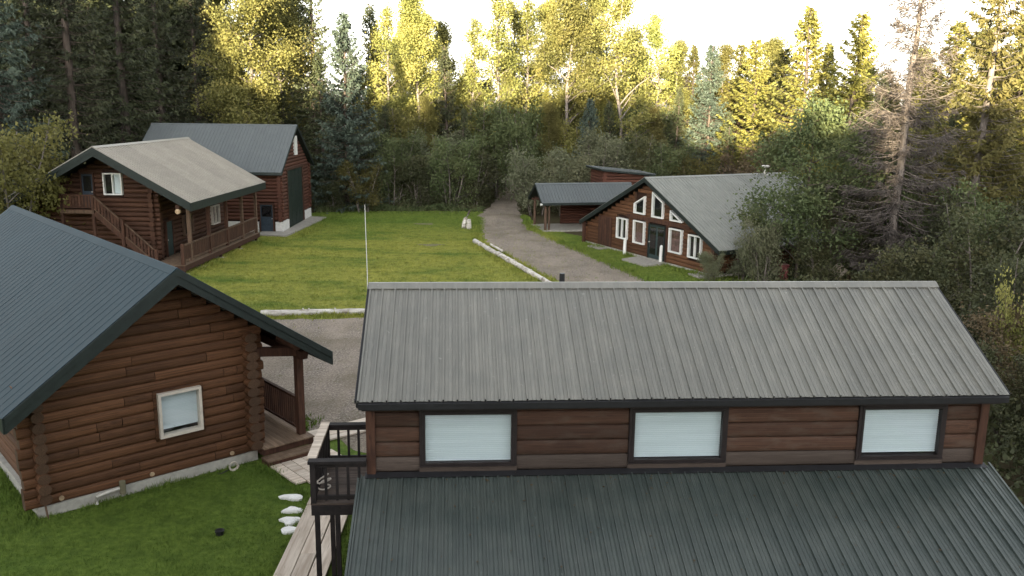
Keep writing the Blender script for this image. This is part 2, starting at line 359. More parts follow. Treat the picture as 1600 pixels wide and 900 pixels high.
def log_wall(root, axis, c, out, lo, hi, z0, z1, ch, mat, openings=(), lim=None, prot=(0.25, 0.25), seg=False, backing=None, half=False, thick=0.2):
    """courses of logs along axis ('u' or 'w') on the plane of the other axis = c; out = outward sign"""
    b = MB()
    P = (lambda a, d, z: (a, c + d * out, z)) if axis == 'u' else (lambda a, d, z: (c + d * out, a, z))
    poly = backing or [(lo, z0), (hi, z0), (hi, z1), (lo, z1)]
    A = [P(a, -0.05, z) for a, z in poly]; off = tuple(x - y for x, y in zip(P(0, -0.12, 0), P(0, -0.05, 0)))
    b.prism(A, off); wall = b.build('wall', 'log_gap', root)
    z = z0 + (ch / 2 if not half else ch)
    k = 0
    while z < z1 - ch * 0.3:
        l, h = lo - prot[0] * random.uniform(.85, 1.1), hi + prot[1] * random.uniform(.85, 1.1)
        if lim:
            a, bb = lim(z + ch * 0.5); 
            if a > lo: l = a
            if bb < hi: h = bb
        spans = [(l, h)]
        for (o0, o1, oz0, oz1) in openings:
            if z + ch * .2 > oz0 and z - ch * .2 < oz1:
                ns = []
                for s0, s1 in spans:
                    if o1 <= s0 or o0 >= s1: ns.append((s0, s1))
                    else:
                        if o0 > s0: ns.append((s0, o0))
                        if o1 < s1: ns.append((o1, s1))
                spans = ns
        for s0, s1 in spans:
            cuts = [s0]
            if seg and s1 - s0 > 1.3:
                for q in range(random.choice((1, 1, 2) if s1 - s0 > 2.5 else (0, 1))): cuts.append(random.uniform(s0 + .5, s1 - .5))
            cuts = sorted(cuts) + [s1]
            for c0, c1 in zip(cuts, cuts[1:]):
                log(wall, axis, c0 + (.006 if c0 != s0 else 0), c1 - (.006 if c1 != s1 else 0), c - out * 0.02 + random.uniform(-.006, .006), z, thick / 2 + .01, ch * 0.515, mat)
        z += ch; k += 1
    return wall

# ribbed sheet-metal roofing: one shared sheet per slope, copied sheet by sheet
def ribbed_slope(roof, name, p_eave, d_along, d_up, length, mat, pitch=0.229, ribs=4, rise=0.034, minor=2, groove=-0.024):
    """p_eave: eave corner; d_along: unit vector along the eave; d_up: full vector eave->ridge"""
    d_along = Vector(d_along).normalized(); d_up = Vector(d_up); nrm = d_along.cross(d_up).normalized()
    if nrm.z < 0: nrm = -nrm
    n_sheets = max(1, round(length / (pitch * ribs))); w = length / n_sheets; pt = w / ribs
    prof = []
    for k in range(ribs):
        x = k * pt
        prof += [(x, groove), (x + .010, groove), (x + .013, rise), (x + .036, rise), (x + .039, groove), (x + .050, groove), (x + .053, 0)] if groove else [(x, 0), (x + .006, rise), (x + .030, rise), (x + .036, 0)]
        for q in range(minor):
            xm = x + .05 + (pt - .05) * (q + 1) / (minor + 1)
            prof += [(xm - .012, 0), (xm, rise * .28), (xm + .012, 0)]
    prof.append((w - 0.001, 0)); b = MB(); th = -0.004
    for (x, z) in prof:
        for s in (0, 1):
            b.v.append(tuple(d_along * x + d_up * s + nrm * z))
    n = len(prof)
    for k in range(n - 1): b.face((2 * k, 2 * k + 2, 2 * k + 3, 2 * k + 1))
    i = len(b.v)
    for (x, z) in prof:
        for s in (0, 1): b.v.append(tuple(d_along * x + d_up * s + nrm * (th + (z if z > rise * .5 else 0))))
    for k in range(n - 1):
        b.face((i + 2 * k, i + 2 * k + 1, i + 2 * k + 3, i + 2 * k + 2)); b.face((2 * k, i + 2 * k, i + 2 * k + 2, 2 * k + 2))
    me = b.mesh(name, mat); rr = random.Random(3)
    for k in range(n_sheets):
        o = put('roof_panel', me, roof, loc=tuple(Vector(p_eave) + d_along * (w * k) + nrm * rr.uniform(0.006, 0.010) + d_up.normalized() * rr.uniform(-.006, .004)))
def gable_roof(root, axis, a0, a1, rc, rz, e0, e0z, e1, e1z, mat, fascia='trim_green', th=0.16, face_h=0.24, pitch=0.229, rise=0.034, cap=True, both=True, minor=2, groove=-0.024):
    """ridge runs along axis from a0 to a1 at cross position rc, height rz; eaves at cross e0 < rc and e1 > rc"""
    P = (lambda a, x, z: (a, x, z)) if axis == 'u' else (lambda a, x, z: (x, a, z))
    b = MB()
    pr = [(e0, e0z), (rc, rz), (e1, e1z), (e1, e1z - th), (rc, rz - th * 1.15), (e0, e0z - th)]
    b.prism([P(a0, x, z) for x, z in pr[:2] + pr[4:]], P(a1 - a0, 0, 0)); b.prism([P(a0, x, z) for x, z in pr[1:5]], P(a1 - a0, 0, 0))
    roof = b.build('roof', fascia, root)
    L = a1 - a0
    for (e, ez) in ((e0, e0z), (e1, e1z)):
        up = Vector(P(0, rc - e, rz - ez)); ex = up.normalized() * 0.05
        ribbed_slope(roof, 'roof_panel', Vector(P(a0 - .03, e, ez)) - ex + Vector((0, 0, .012)), P(1, 0, 0), up + ex, L + .06, mat, pitch, rise=rise, minor=minor, groove=groove)
        # bargeboards at both ends
        for a, s in ((a0, -1), (a1, 1)):
            q = MB(); q.prism([P(a + s * .002, e, ez - .005), P(a + s * .002, rc, rz - .005), P(a + s * .002, rc, rz - face_h), P(a + s * .002, e, ez - face_h)], P(s * 0.045, 0, 0))
            q.prism([P(a + s * .05, e, ez + .01), P(a + s * .05, rc, rz + .01), P(a + s * .05, rc, rz - face_h * .42), P(a + s * .05, e, ez - face_h * .42)], P(s * 0.02, 0, 0))
            q.build('bargeboard', fascia, roof)
        q = MB(); s = -1 if e < rc else 1
        q.box(P(a0 - .02, e + s * .002, ez - face_h), P(a1 + .02, e + s * .04, ez - .02)); q.build('fascia_board', fascia, roof)
    if cap:
        q = MB(); sl0 = (rz - e0z) / (rc - e0); sl1 = (rz - e1z) / (e1 - rc); ww = 0.16
        top = rz + .012 + rise + .012
        pts = [(rc - ww, top - ww * sl0), (rc - .02, top), (rc + .02, top), (rc + ww, top - ww * sl1), (rc + ww, top - ww * sl1 - .014), (rc, top - .018), (rc - ww, top - ww * sl0 - .014)]
        i = len(q.v); n = len(pts)
        q.prism([P(a0 - .05, x, z) for x, z in pts[:2] + pts[5:]], P(L + .1, 0, 0)); q.prism([P(a0 - .05, x, z) for x, z in pts[1:3] + [pts[5]]], P(L + .1, 0, 0)); q.prism([P(a0 - .05, x, z) for x, z in pts[2:6]], P(L + .1, 0, 0))
        q.build('ridge_cap', mat, roof)
    return roof
def window(root, axis, c, out, a0, a1, z0, z1, frame='white_paint', fw=0.06, back='blind', mull=(), poly=None, name='window', casing=None, proud=0.10, blind_to=0.0, sill=None):
    P = (lambda a, d, z: (a, c + d * out, z)) if axis == 'u' else (lambda a, d, z: (c + d * out, a, z))
    V = lambda d: tuple(x - y for x, y in zip(P(0, d, 0), P(0, 0, 0)))
    pg = poly or [(a0, z0), (a1, z0), (a1, z1), (a0, z1)]
    ca = sum(p[0] for p in pg) / len(pg); cz = sum(p[1] for p in pg) / len(pg)
    def inset(w):       # inset every edge of a convex polygon
        n = len(pg); lines = []
        for k in range(n):
            (x0, y0), (x1, y1) = pg[k], pg[(k + 1) % n]; dx, dy = x1 - x0, y1 - y0; l = math.hypot(dx, dy); nx, ny = -dy / l, dx / l
            if (ca - x0) * nx + (cz - y0) * ny < 0: nx, ny = -nx, -ny
            lines.append((x0 + nx * w, y0 + ny * w, dx, dy))
        res = []
        for k in range(n):
            x0, y0, dx, dy = lines[k - 1]; x1, y1, ex, ey = lines[k]; det = dx * (-ey) + dy * ex
            tt = ((x1 - x0) * (-ey) + (y1 - y0) * ex) / det; res.append((x0 + dx * tt, y0 + dy * tt))
        return res
    win = MB().prism([P(a, -0.10, z) for a, z in pg], V(-0.05)).build(name, 'room_dark' if back != 'curtain' else 'curtain', root)
    ins = inset(fw); n = len(pg); b = MB()
    for k in range(n):
        q = [pg[k], pg[(k + 1) % n], ins[(k + 1) % n], ins[k]]; b.prism([P(a, -0.08, z) for a, z in q], V(0.08 + proud))
    b.build('frame', frame, win)
    for mx in mull:
        MB().box(P(mx - fw * .4, -.06, z0 + fw), P(mx + fw * .4, proud - .015, z1 - fw)).build('mullion', frame, win)
    MB().prism([P(a, proud - .055, z) for a, z in inset(fw * .9)], V(-.006)).build('pane', 'glass', win)
    if back == 'blind':
        ip = inset(fw * 1.02); bb = MB(); zz0 = z0 + fw + blind_to; k = int((z1 - fw - zz0) / .042); dz = (z1 - fw - zz0) / k; x0, x1 = a0 + fw * 1.05, a1 - fw * 1.05
        for j in range(k):
            za = zz0 + dz * j; bb.prism([P(x0, -.055, za + .001), P(x0, -.03, za + .004), P(x0, -.055, za + dz)], tuple(a - e for a, e in zip(P(x1, 0, 0), P(x0, 0, 0))))
        bb.build('blind', 'blind', win)
    if casing:
        cw = 0.09; b = MB()
        b.box(P(a0 - cw, -.02, z1 + .002), P(a1 + cw, proud - .02, z1 + cw)); b.box(P(a0 - cw, -.02, z0), P(a0 - .002, proud - .02, z1)); b.box(P(a1 + .002, -.02, z0), P(a1 + cw, proud - .02, z1))
        b.box(P(a0 - cw - .03, -.02, z0 - .07), P(a1 + cw + .03, proud + .02, z0 - .002)); b.build('casing', casing, win)
    return win
def door(root, axis, c, out, a0, a1, z0, z1, mat, frame='trim_dark', pane=None, fw=0.07, panels=True, split=False):
    P = (lambda a, d, z: (a, c + d * out, z)) if axis == 'u' else (lambda a, d, z: (c + d * out, a, z))
    b = MB(); b.box(P(a0, -.06, z0), P(a1, .03, z1))
    d = b.build('door', mat, root)
    f = MB(); f.box(P(a0 - fw, -.06, z0), P(a0 - .002, .09, z1 + fw)); f.box(P(a1 + .002, -.06, z0), P(a1 + fw, .09, z1 + fw)); f.box(P(a0, -.06, z1 + .002), P(a1, .09, z1 + fw)); f.build('frame', frame, d)
    if panels:
        rows = 4 if not pane else 2
        zt = z1 if not pane else z0 + (z1 - z0) * .45
        halves = [(a0, a1)] if not split else [(a0, (a0 + a1) / 2), ((a0 + a1) / 2, a1)]
        for h0, h1 in halves:
            for k in range(rows):
                za, zb = z0 + (zt - z0) * k / rows + .04, z0 + (zt - z0) * (k + 1) / rows - .04
                MB().box(P(h0 + .07, .031, za), P(h1 - .07, .045, zb)).build('panel', mat, d)
    if pane:
        halves = [(a0, a1)] if not split else [(a0, (a0 + a1) / 2), ((a0 + a1) / 2, a1)]
        for h0, h1 in halves:
            MB().box(P(h0 + .09, .031, z0 + (z1 - z0) * pane), P(h1 - .09, .04, z1 - .1)).build('pane', 'room_dark', d)
            MB().box(P(h0 + .09, .044, z0 + (z1 - z0) * pane), P(h1 - .09, .048, z1 - .1)).build('pane', 'glass', d)
    MB().tube([P(a0 + .06, .03, z0 + (z1 - z0) * .48), P(a0 + .06, .1, z0 + (z1 - z0) * .48)], .03, 8).build('handle', 'galvanised', d)
    return d

# ------------------------------------------------------------------ ground
def sheet(name, poly, z, mat, jitter=0.25, step=0.8, label=None):
    pts = []
    rr = random.Random(len(poly))
    for k in range(len(poly)):
        a, b = Vector(poly[k]), Vector(poly[(k + 1) % len(poly)]); L = (b - a).length; n = max(1, int(L / step))
        for j in range(n):
            p = a.lerp(b, j / n); nn = Vector((-(b - a).y, (b - a).x)) / max(L, 1e-6); q = p + nn * (rr.uniform(-jitter, jitter) * .45 + jitter * (.5 * math.sin(p.x * .9 + p.y * .33) + .35 * math.sin(p.y * 1.7 - p.x * .6))); pts.append((q.x, q.y, z))
    me = bpy.data.meshes.new(name); me.from_pydata(pts, [], [tuple(range(len(pts)))]); me.materials.append(MAT[mat]); me.update()
    o = put(name, me); return tag(o, label, kind='structure'), np.array([(p[0], p[1]) for p in pts])
MB_g = MB(); MB_g.v = [(-900, -300, -.012), (900, -300, -.012), (900, 1500, -.012), (-900, 1500, -.012)]; MB_g.face((0, 1, 2, 3))
tag(MB_g.build('ground', 'forest_floor'), 'brown forest floor under the trees', kind='structure')
LAWN = [(-48, 4), (12.5, 4), (11.0, 20), (10.5, 34), (13.5, 44.5), (10, 49), (6.2, 57), (3.5, 61), (1.6, 66), (1.0, 71), (-3.0, 73.0), (-6, 72.8), (-11, 72.2), (-15, 71), (-19, 70), (-48, 60)]
_, lawn_poly = sheet('lawn', LAWN, 0.0, 'lawn', 0.3, 1.0, 'lawn of green and straw coloured grass around the cabins')
GRAVEL = [(-17.5, 35.6), (-10.2, 35.5), (-6.0, 36.0), (-0.6, 37.6), (2.5, 43.4), (0.3, 49.5), (-1.8, 56.2), (-2.35, 62), (-2.75, 69), (-2.2, 76), (-1.5, 83), (-2.2, 96), (-2.6, 112), (0.4, 112), (0.4, 96), (0.2, 83.3), (0.5, 76), (0.8, 69.5), (1.0, 62.5), (2.1, 60.3), (4.1, 54), (7.5, 43.3), (9.3, 39), (9.8, 28), (9.6, 19.6), (-2.0, 19.2), (-3.0, 20.4), (-4.5, 22.3), (-5.5, 23.0), (-6.6, 24.1), (-8.1, 25.9), (-11.5, 30.0)]
_, gravel_poly = sheet('gravel_road', GRAVEL, 0.006, 'gravel', 0.24, 0.35, 'grey gravel yard and road running back into the forest')
def inside(poly, X, Y):
    r = np.zeros(len(X), bool); n = len(poly)
    for i in range(n):
        x0, y0 = poly[i - 1]; x1, y1 = poly[i]
        if y0 == y1: continue
        c = ((y0 > Y) != (y1 > Y)) & (X < (x1 - x0) * (Y - y0) / (y1 - y0) + x0); r ^= c
    return r
def in_rect(X, Y, x, y, yaw, u0, u1, w0, w1):
    a = R(yaw); u = (X - x) * math.cos(a) + (Y - y) * math.sin(a); w = -(X - x) * math.sin(a) + (Y - y) * math.cos(a)
    return (u > u0) & (u < u1) & (w > w0) & (w < w1)
RECTS = [(-2.39, 13.85, 3.9, -0.0, 10.8, -3, 5), (-5.15, 21.95, 38, 0, 3.6, 0, .9), (-10.22, 17.61, 41.6, -.0, 6.5, -.3, 13.6), (-16.96, 44.57, 87.5, -.1, 12, 0, 8.2), (-15.84, 59.89, 89.7, -1.6, 9.2, -1.0, 10.2), (4.62, 57.29, -62.6, .3, 13.2, 0, 11), (2.04, 61.4, 13, .2, 7, .1, 3.4),
         (-4.4, 12, 0, 0, 1.15, 0, 7.5), (-10.22, 17.61, 41.6, 4.9, 6.7, -4.4, -.3), (-10.22, 17.61, 41.6, 5.0, 9.5, -1.4, -0.2)]
def grass(name, n, box, ln, wd, label, extra=0.0, gravel_frac=0.035):
    X = rng.uniform(box[0], box[1], n); Y = rng.uniform(box[2], box[3], n)
    k = inside(lawn_poly, X, Y) & (~inside(gravel_poly, X, Y) | (rng.random(n) < gravel_frac))
    for r_ in RECTS: k &= ~in_rect(X, Y, *r_)
    X, Y = X[k], Y[k]; n = len(X)
    cl = 0.6 + 0.8 * (np.sin(X * 2.1 + np.sin(Y * 1.7) * 2) * np.sin(Y * 2.6 + np.cos(X * 1.3) * 2) * .5 + .5)
    a = rng.uniform(0, 2 * np.pi, n); L = ln * rng.uniform(.5, 1.35, n) * cl; W = wd * rng.uniform(.6, 1.3, n); lean = rng.uniform(0, 2 * np.pi, n); la = rng.uniform(.1, .9, n)
    dx, dy = np.cos(a) * W / 2, np.sin(a) * W / 2; V = np.empty((n, 3, 3))
    V[:, 0] = np.stack([X - dx, Y - dy, np.zeros(n)], 1); V[:, 1] = np.stack([X + dx, Y + dy, np.zeros(n)], 1); V[:, 2] = np.stack([X + np.cos(lean) * la * L, Y + np.sin(lean) * la * L, L * np.sqrt(1 - la * la * .8)], 1)
    o = put(name, fast_mesh(name, V.reshape(-1, 3), np.arange(3 * n).reshape(-1, 3), 'grass_blade')); return tag(o, label, 'grass', kind='stuff')
grass('grass', 190000, (-16, -2.2, 10, 24), 0.055, 0.014, 'short green grass of the small lawn beside the near log cabin')
grass('grass', 330000, (-24, 13, 34, 74), 0.075, 0.035, 'short patchy grass of the large lawn between the buildings')

def tufts(name, lines, n, ln, wd, label, mat='grass_blade', spread=.10):
    """longer grass left standing along walls, logs and boards"""
    VV = []
    tot = sum(math.dist(a, b) for a, b in lines)
    for a, b in lines:
        k = int(n * math.dist(a, b) / tot); t_ = rng.random(k); X = a[0] + (b[0] - a[0]) * t_ + rng.normal(size=k) * spread; Y = a[1] + (b[1] - a[1]) * t_ + rng.normal(size=k) * spread
        cl = .35 + 1.1 * (np.sin(t_ * math.dist(a, b) * 3.1 + a[0]) * np.sin(t_ * math.dist(a, b) * 1.3 + 1) * .5 + .5); L = ln * rng.uniform(.4, 1.2, k) * cl; W = wd * rng.uniform(.6, 1.3, k); aa = rng.uniform(0, 6.28, k); le = rng.uniform(0, 6.28, k); la = rng.uniform(.1, .8, k)
        V = np.empty((k, 3, 3)); V[:, 0] = np.stack([X - np.cos(aa) * W / 2, Y - np.sin(aa) * W / 2, np.zeros(k)], 1); V[:, 1] = np.stack([X + np.cos(aa) * W / 2, Y + np.sin(aa) * W / 2, np.zeros(k)], 1); V[:, 2] = np.stack([X + np.cos(le) * la * L, Y + np.sin(le) * la * L, L * .8], 1); VV.append(V)
    V = np.concatenate(VV); tag(put(name, fast_mesh(name, V.reshape(-1, 3), np.arange(len(V) * 3).reshape(-1, 3), mat)), label, 'grass', kind='stuff')
def _aw(u, w, x=-10.22, y=17.61, yaw=41.6): a = R(yaw); return (x + math.cos(a) * u - math.sin(a) * w, y + math.sin(a) * u + math.cos(a) * w)
_lines = [(_aw(-.1, -.12), _aw(4.9, -.12)), (_aw(-.12, 0), _aw(-.12, 8)), (_aw(4.95, -.5), _aw(4.95, -3.6)), ((-4.5, 12), (-4.5, 19)), ((-3.3, 12), (-3.3, 18.8))]
tufts('grass', _lines, 9000, .16, .022, 'longer grass left standing along the cabin footing and boardwalk')
_lines = [((-10.6, 36.1), (-4.9, 36.9)), ((-10.6, 35.75), (-4.9, 36.5)), ((-2.6, 56), (1.7, 42.8)), ((-2.1, 56.3), (2.2, 43.0)), (_aw(0, -.25, -16.96, 44.57, 87.5), _aw(12, -.25, -16.96, 44.57, 87.5)), (_aw(.3, -.45, 4.62, 57.29, -62.6), _aw(6.3, -.45, 4.62, 57.29, -62.6)), (_aw(9.3, -.4, 4.62, 57.29, -62.6), _aw(13, -.4, 4.62, 57.29, -62.6)), ((-14.2, 58), (-14.0, 68)), ((7.3, 44), (2.2, 60)), ((2.2, 60.2), (1.1, 66)), ((-2.4, 57), (-2.8, 69)), ((-8.2, 26.2), (-5.6, 23.3)), ((-3.6, 62.3), (-2.9, 62.5))]
tufts('grass', _lines, 26000, .24, .05, 'longer grass along the road edge, logs and far walls', spread=.22)
# ------------------------------------------------------------------ near log cabin with the porch
def near_cabin():
    r = thing('log_cabin', (-10.22, 17.61, 0), 41.6, 'brown log cabin with dark green gable roof, white framed window and railed side porch', 'cabin')
    MB().box((-.02, -.02, -.1), (5.06, 13.0, .245)).build('foundation', 'concrete', r)
    sl = 0.69; top = 5.10
    lim = lambda z: (2.99 - (top - z) / sl, 2.99 + (top - z) / sl)
    bk = [(0, .245), (5.04, .245), (5.04, 3.55), (2.99, 4.98), (0, 2.95)]
    log_wall(r, 'u', .1, -1, 0, 5.04, .245, 4.95, .232, 'log_brown', [(2.60, 3.74, 1.16, 2.31)], lim, (.27, .27), True, bk, thick=.24)
    log_wall(r, 'w', .1, -1, 0.1, 12.9, .245, 2.85, .232, 'log_round', (), None, (.33, .1), False, None, True, thick=.24)
    log_wall(r, 'w', 4.97, 1, 0.1, 12.9, .245, 3.45, .232, 'log_round', (), None, (.34, .1), False, None, True, thick=.30)
    MB().prism([(0, 12.9, .245), (5.04, 12.9, .245), (5.04, 12.9, 3.5), (2.99, 12.9, 4.95), (0, 12.9, 2.9)], (0, .1, 0)).build('wall', 'log_brown', r)
    window(r, 'u', .0, -1, 2.66, 3.68, 1.19, 2.28, 'cream_trim', .065, 'blind', casing=None, proud=.13, blind_to=.10)
    f = MB(); f.box((2.58, -.03, 2.285), (3.76, .1, 2.35)); f.box((2.58, -.03, 1.12), (2.655, .1, 2.282)); f.box((3.685, -.03, 1.12), (3.76, .1, 2.282)); f.box((2.58, -.03, 1.12), (3.76, .1, 1.186)); f.build('window_surround', 'log_brown', r)
    gable_roof(r, 'w', -.92, 13.68, 2.99, 5.32, -.63, 2.73, 6.74, 2.75, 'roof_cabin', th=.13, face_h=.34, rise=.006, minor=0, groove=0, pitch=.305)
    # pale ends of the cross beams let into the lowest log
    for u in (.46, 2.42, 4.38): MB().tube([(u, -.055, .36), (u, -.03, .36)], .055, 12).build('beam_end', 'log_end', r)
    # purlin ends under the rake
    for u, z in ((2.99, 4.98), (5.9, 3.0), (0.35, 3.18)): MB().tube([(u, -.75, z), (u, .2, z)], .10, 12).build('purlin', 'timber', r)
    # porch
    d = MB(); d.box((5.06, -.32, .20), (5.12, 13, .36)); d.box((6.40, -.32, .12), (6.46, 13, .36)); d.box((5.06, -.36, .20), (6.46, -.325, .36)); deck = d.build('porch_deck', 'timber', r)
    x = 5.06
    while x < 6.40:
        MB().box((x, -.40, .365 + random.uniform(0, .004)), (min(x + .135, 6.50), 13.0, .40)).build('plank', 'plank_deck', deck); x += .142
    for k, (w0, z) in enumerate(((-.75, .20),)):
        st = MB(); st.box((5.0, w0, .02), (6.62, -.37, z - .045)); s = st.build('step', 'timber', r)
        for q in range(2): MB().box((4.98, w0 - .02 + q * .2, z - .04), (6.64, w0 + .165 + q * .2, z)).build('plank', 'plank_deck', s)
    for w in (-.02, 3.0, 6.2, 9.4, 12.6): MB().box((6.20, w - .09, .405), (6.38, w + .09, 2.50)).build('post', 'timber', r)
    MB().box((6.19, -.35, 2.502), (6.39, 13.1, 2.72)).build('beam', 'timber', r)
    MB().beam((5.0, -.02, 2.86), (6.55, -.02, 2.60), .17, .22).build('beam', 'timber', r)
    for w0, w1 in ((.07, 2.91), (3.09, 6.11), (6.29, 9.31)):
        rl = MB(); rl.box((6.25, w0, 1.32), (6.34, w1, 1.38)); rl.box((6.26, w0, .50), (6.33, w1, .56)); rail = rl.build('railing', 'timber', r)
        n = int((w1 - w0) / .118)
        for k in range(n):
            w = w0 + (w1 - w0) * (k + .5) / n; MB().box((6.275, w - .019, .562), (6.315, w + .019, 1.318)).build('baluster', 'timber', rail)
    # downpipe stub, meter pipe and a hose coil by the footing
    MB().tube([(1.15, -.10, .02), (1.15, -.10, .20), (1.42, -.10, .24), (1.70, -.10, .26)], .045, 8).build('drain_pipe', 'galvanised', r)
    MB().tube([(1.72, -.12, .12), (1.72, -.12, .42)], .07, 10).build('drain_cap', 'stone_grey', r)
    return r
cabin = near_cabin()
def stake():
    o = thing('wooden_stake', (-10.22 + math.cos(R(41.6)) * .14 + math.sin(R(41.6)) * .12, 17.61 + math.sin(R(41.6)) * .14 - math.cos(R(41.6)) * .12, 0), 41.6, 'thin pale stake leaning at the near corner of the log cabin', 'stake')
    MB().beam((0, 0, -.02), (-.03, .05, .46), .035, .035).build('shaft', 'timber_pale', o)
stake()
def hose():
    a = R(41.6); o = thing('hose_coil', (-10.22 + math.cos(a) * 4.3 + math.sin(a) * .25, 17.61 + math.sin(a) * 4.3 - math.cos(a) * .25, 0), 41.6, 'pale coiled hose lying against the cabin footing near the porch', 'hose')
    pts = [(math.cos(t) * (.085 + .003 * t), -.02 * t / 6, .12 + math.sin(t) * (.08 + .003 * t)) for t in np.linspace(0, 12.5, 40)]
    MB().tube(pts, .018, 6).build('coil', 'cream_trim', o); MB().tube([(-.12, 0, .05), (-.32, -.06, .03), (-.4, -.02, .02)], .012, 6).build('loose_end', 'black_plastic', o)
hose()

# ------------------------------------------------------------------ two storey house in the foreground
for k in ('siding', 'siding_grey', 'timber'):
    LOGS[k] = [make_log(k, s, 16, ex=.5) for s in range(3)]
    for me in LOGS[k]: me.materials[1] = MAT[k]
def front_house():
    r = thing('two_storey_house', (-2.39, 13.85, 0), 3.9, 'two storey house in front with grey ribbed metal roofs and three blind covered windows', 'house')
    b = MB(); b.box((.05, -2.4, 0), (10.69, 5.2, 1.75)); b.box((.05, .2, 1.75), (10.69, 4.62, 4.15)); b.prism([(.05, .2, 4.15), (.05, 4.62, 4.15), (.05, 2.34, 5.32)], (10.64, 0, 0)); wall = b.build('wall', 'log_gap', r)
    wins = [(.92, 2.45), (4.48, 6.08), (8.50, 9.96)]
    spans = [(.12, .86), (2.51, 4.42), (6.14, 8.44), (10.02, 10.62)]
    zz = [2.835, 3.10, 3.365, 3.63, 3.895]
    for s0, s1 in spans:
        for k, z in enumerate(zz):
            mt = 'siding_grey' if k == 0 else 'siding'
            l = log(wall, 'u', s0, s1, .075, z + .132, .075, .131, mt); l.name = 'siding_board'
    for w0, w1 in wins:
        l = log(wall, 'u', w0 - .06, w1 + .06, .045, 2.885, .07, .075, 'siding_grey'); l.name = 'siding_board'
        window(r, 'u', .03, -1, w0, w1, 2.965, 3.90, 'trim_dark', .04, 'blind', proud=.07, blind_to=(0, .012, .03)[wins.index((w0, w1))])
        q = MB(); q.box((w0 - .055, -.05, 2.935), (w1 + .055, .05, 2.962)); q.box((w0 - .055, -.03, 2.965), (w0 - .002, .05, 3.95)); q.box((w1 + .002, -.03, 2.965), (w1 + .055, .05, 3.95)); q.box((w0, -.03, 3.902), (w1, .05, 3.95)); q.build('window_surround', 'trim_dark', r)
    for u in (-.02, 10.60): MB().box((u, -.06, 2.78), (u + .15, .10, 4.1)).build('corner_post', 'timber', r)
    # side siding
    for u, o_ in ((.0, -1), (10.74, 1)):
        for k, z in enumerate([.3 + .265 * i for i in range(14)]):
            l = log(wall, 'w', .1 if z > 1.6 else -2.3, 4.6, u - o_ * .055, z, .075, .134, 'siding'); l.name = 'siding_board'
    rf = gable_roof(r, 'u', -.10, 10.85, 2.34, 5.58, -.30, 4.22, 4.98, 4.22, 'roof_front', 'gutter_dark', th=.07, face_h=.12)
    g = MB(); g.box((-.1, -.40, 4.09), (10.85, -.345, 4.19)); g.box((-.1, -.345, 4.09), (10.85, -.30, 4.105)); g.build('gutter', 'gutter_dark', rf)
    MB().box((-.06, -.28, 4.03), (10.8, .09, 4.085)).build('soffit', 'trim_dark', rf)
    # lean-to roof below the windows
    q = MB(); q.prism([(-.1, -2.95, 1.775), (-.1, -.02, 2.78), (-.1, -.02, 2.70), (-.1, -2.95, 1.695)], (10.95, 0, 0)); lo = q.build('lean_to_roof', 'trim_green', r)
    ribbed_slope(lo, 'roof_panel', (-.14, -3.0, 1.775), (1, 0, 0), (0, 2.96, 1.015), 11.03, 'roof_low')
    fl = MB(); fl.prism([(-.05, -.13, 2.790), (-.05, -.015, 2.832), (-.05, -.015, 2.85), (-.05, -.14, 2.80)], (10.85, 0, 0)); fl.build('flashing', 'gutter_dark', lo)
    for u in (-.175, 10.885): MB().prism([(u, -3.0, 1.68), (u, .0, 2.71), (u, .0, 2.845), (u, -3.0, 1.815)], (.035, 0, 0)).build('rake_trim', 'roof_low', lo)
    # black vent pipe behind the ridge
    MB().tube([(3.6, 3.05, 5.1), (3.6, 3.05, 5.67)], .055, 12).build('vent_pipe', 'black_plastic', rf)
    # balcony at the side
    b = MB(); b.box((-.95, -.16, 2.15), (-.02, -.08, 2.32)); b.box((-.95, 1.56, 2.15), (-.02, 1.64, 2.32)); b.box((-.95, -.08, 2.15), (-.87, 1.56, 2.32)); bal = b.build('balcony', 'rail_dark', r)
    for k in range(12):
        w = -.14 + k * .148; MB().box((-.96, w, 2.325), (-.02, w + .138, 2.36)).build('floor_board', 'siding_grey', bal)
    for u, w in ((-.91, -.10), (-.91, 1.58)): MB().box((u - .045, w - .045, 2.362), (u + .045, w + .045, 3.07)).build('corner_post', 'rail_dark', bal)
    MB().box((-.98, -.19, 3.075), (-.02, -.03, 3.125)).build('handrail', 'rail_dark', bal)
    MB().box((-.86, 1.52, 3.075), (-.02, 1.66, 3.12)).build('handrail', 'rail_dark', bal)
    MB().box((-1.02, -.03, 3.075), (-.862, 1.68, 3.122)).build('handrail', 'plank_pale', bal)
    for a, bb in (((-.86, -.13, 3.00), (-.02, -.08, 3.073)), ((-.86, 1.56, 3.00), (-.02, 1.61, 3.073)), ((-.93, -.05, 3.00), (-.88, 1.53, 3.073)), ((-.86, -.13, 2.42), (-.02, -.08, 2.49)), ((-.86, 1.56, 2.42), (-.02, 1.61, 2.49)), ((-.93, -.05, 2.42), (-.88, 1.53, 2.49))):
        MB().box(a, bb).build('rail', 'rail_dark', bal)
    for k in range(4):
        u = -.70 + k * .185
        for w in (-.125, 1.565): MB().box((u - .022, w, 2.40), (u + .022, w + .04, 3.07)).build('baluster', 'rail_dark', bal)
    for k in range(8):
        w = .1 + k * .185; MB().box((-.925, w - .02, 2.40), (-.885, w + .02, 3.07)).build('baluster', 'rail_dark', bal)
    for u, w in ((-.86, -.12), (-.52, -.12), (-.86, 1.58)): MB().box((u - .04, w - .035, 0), (u + .04, w + .035, 2.148)).build('post', 'rail_dark', bal)
    return r
front_house()
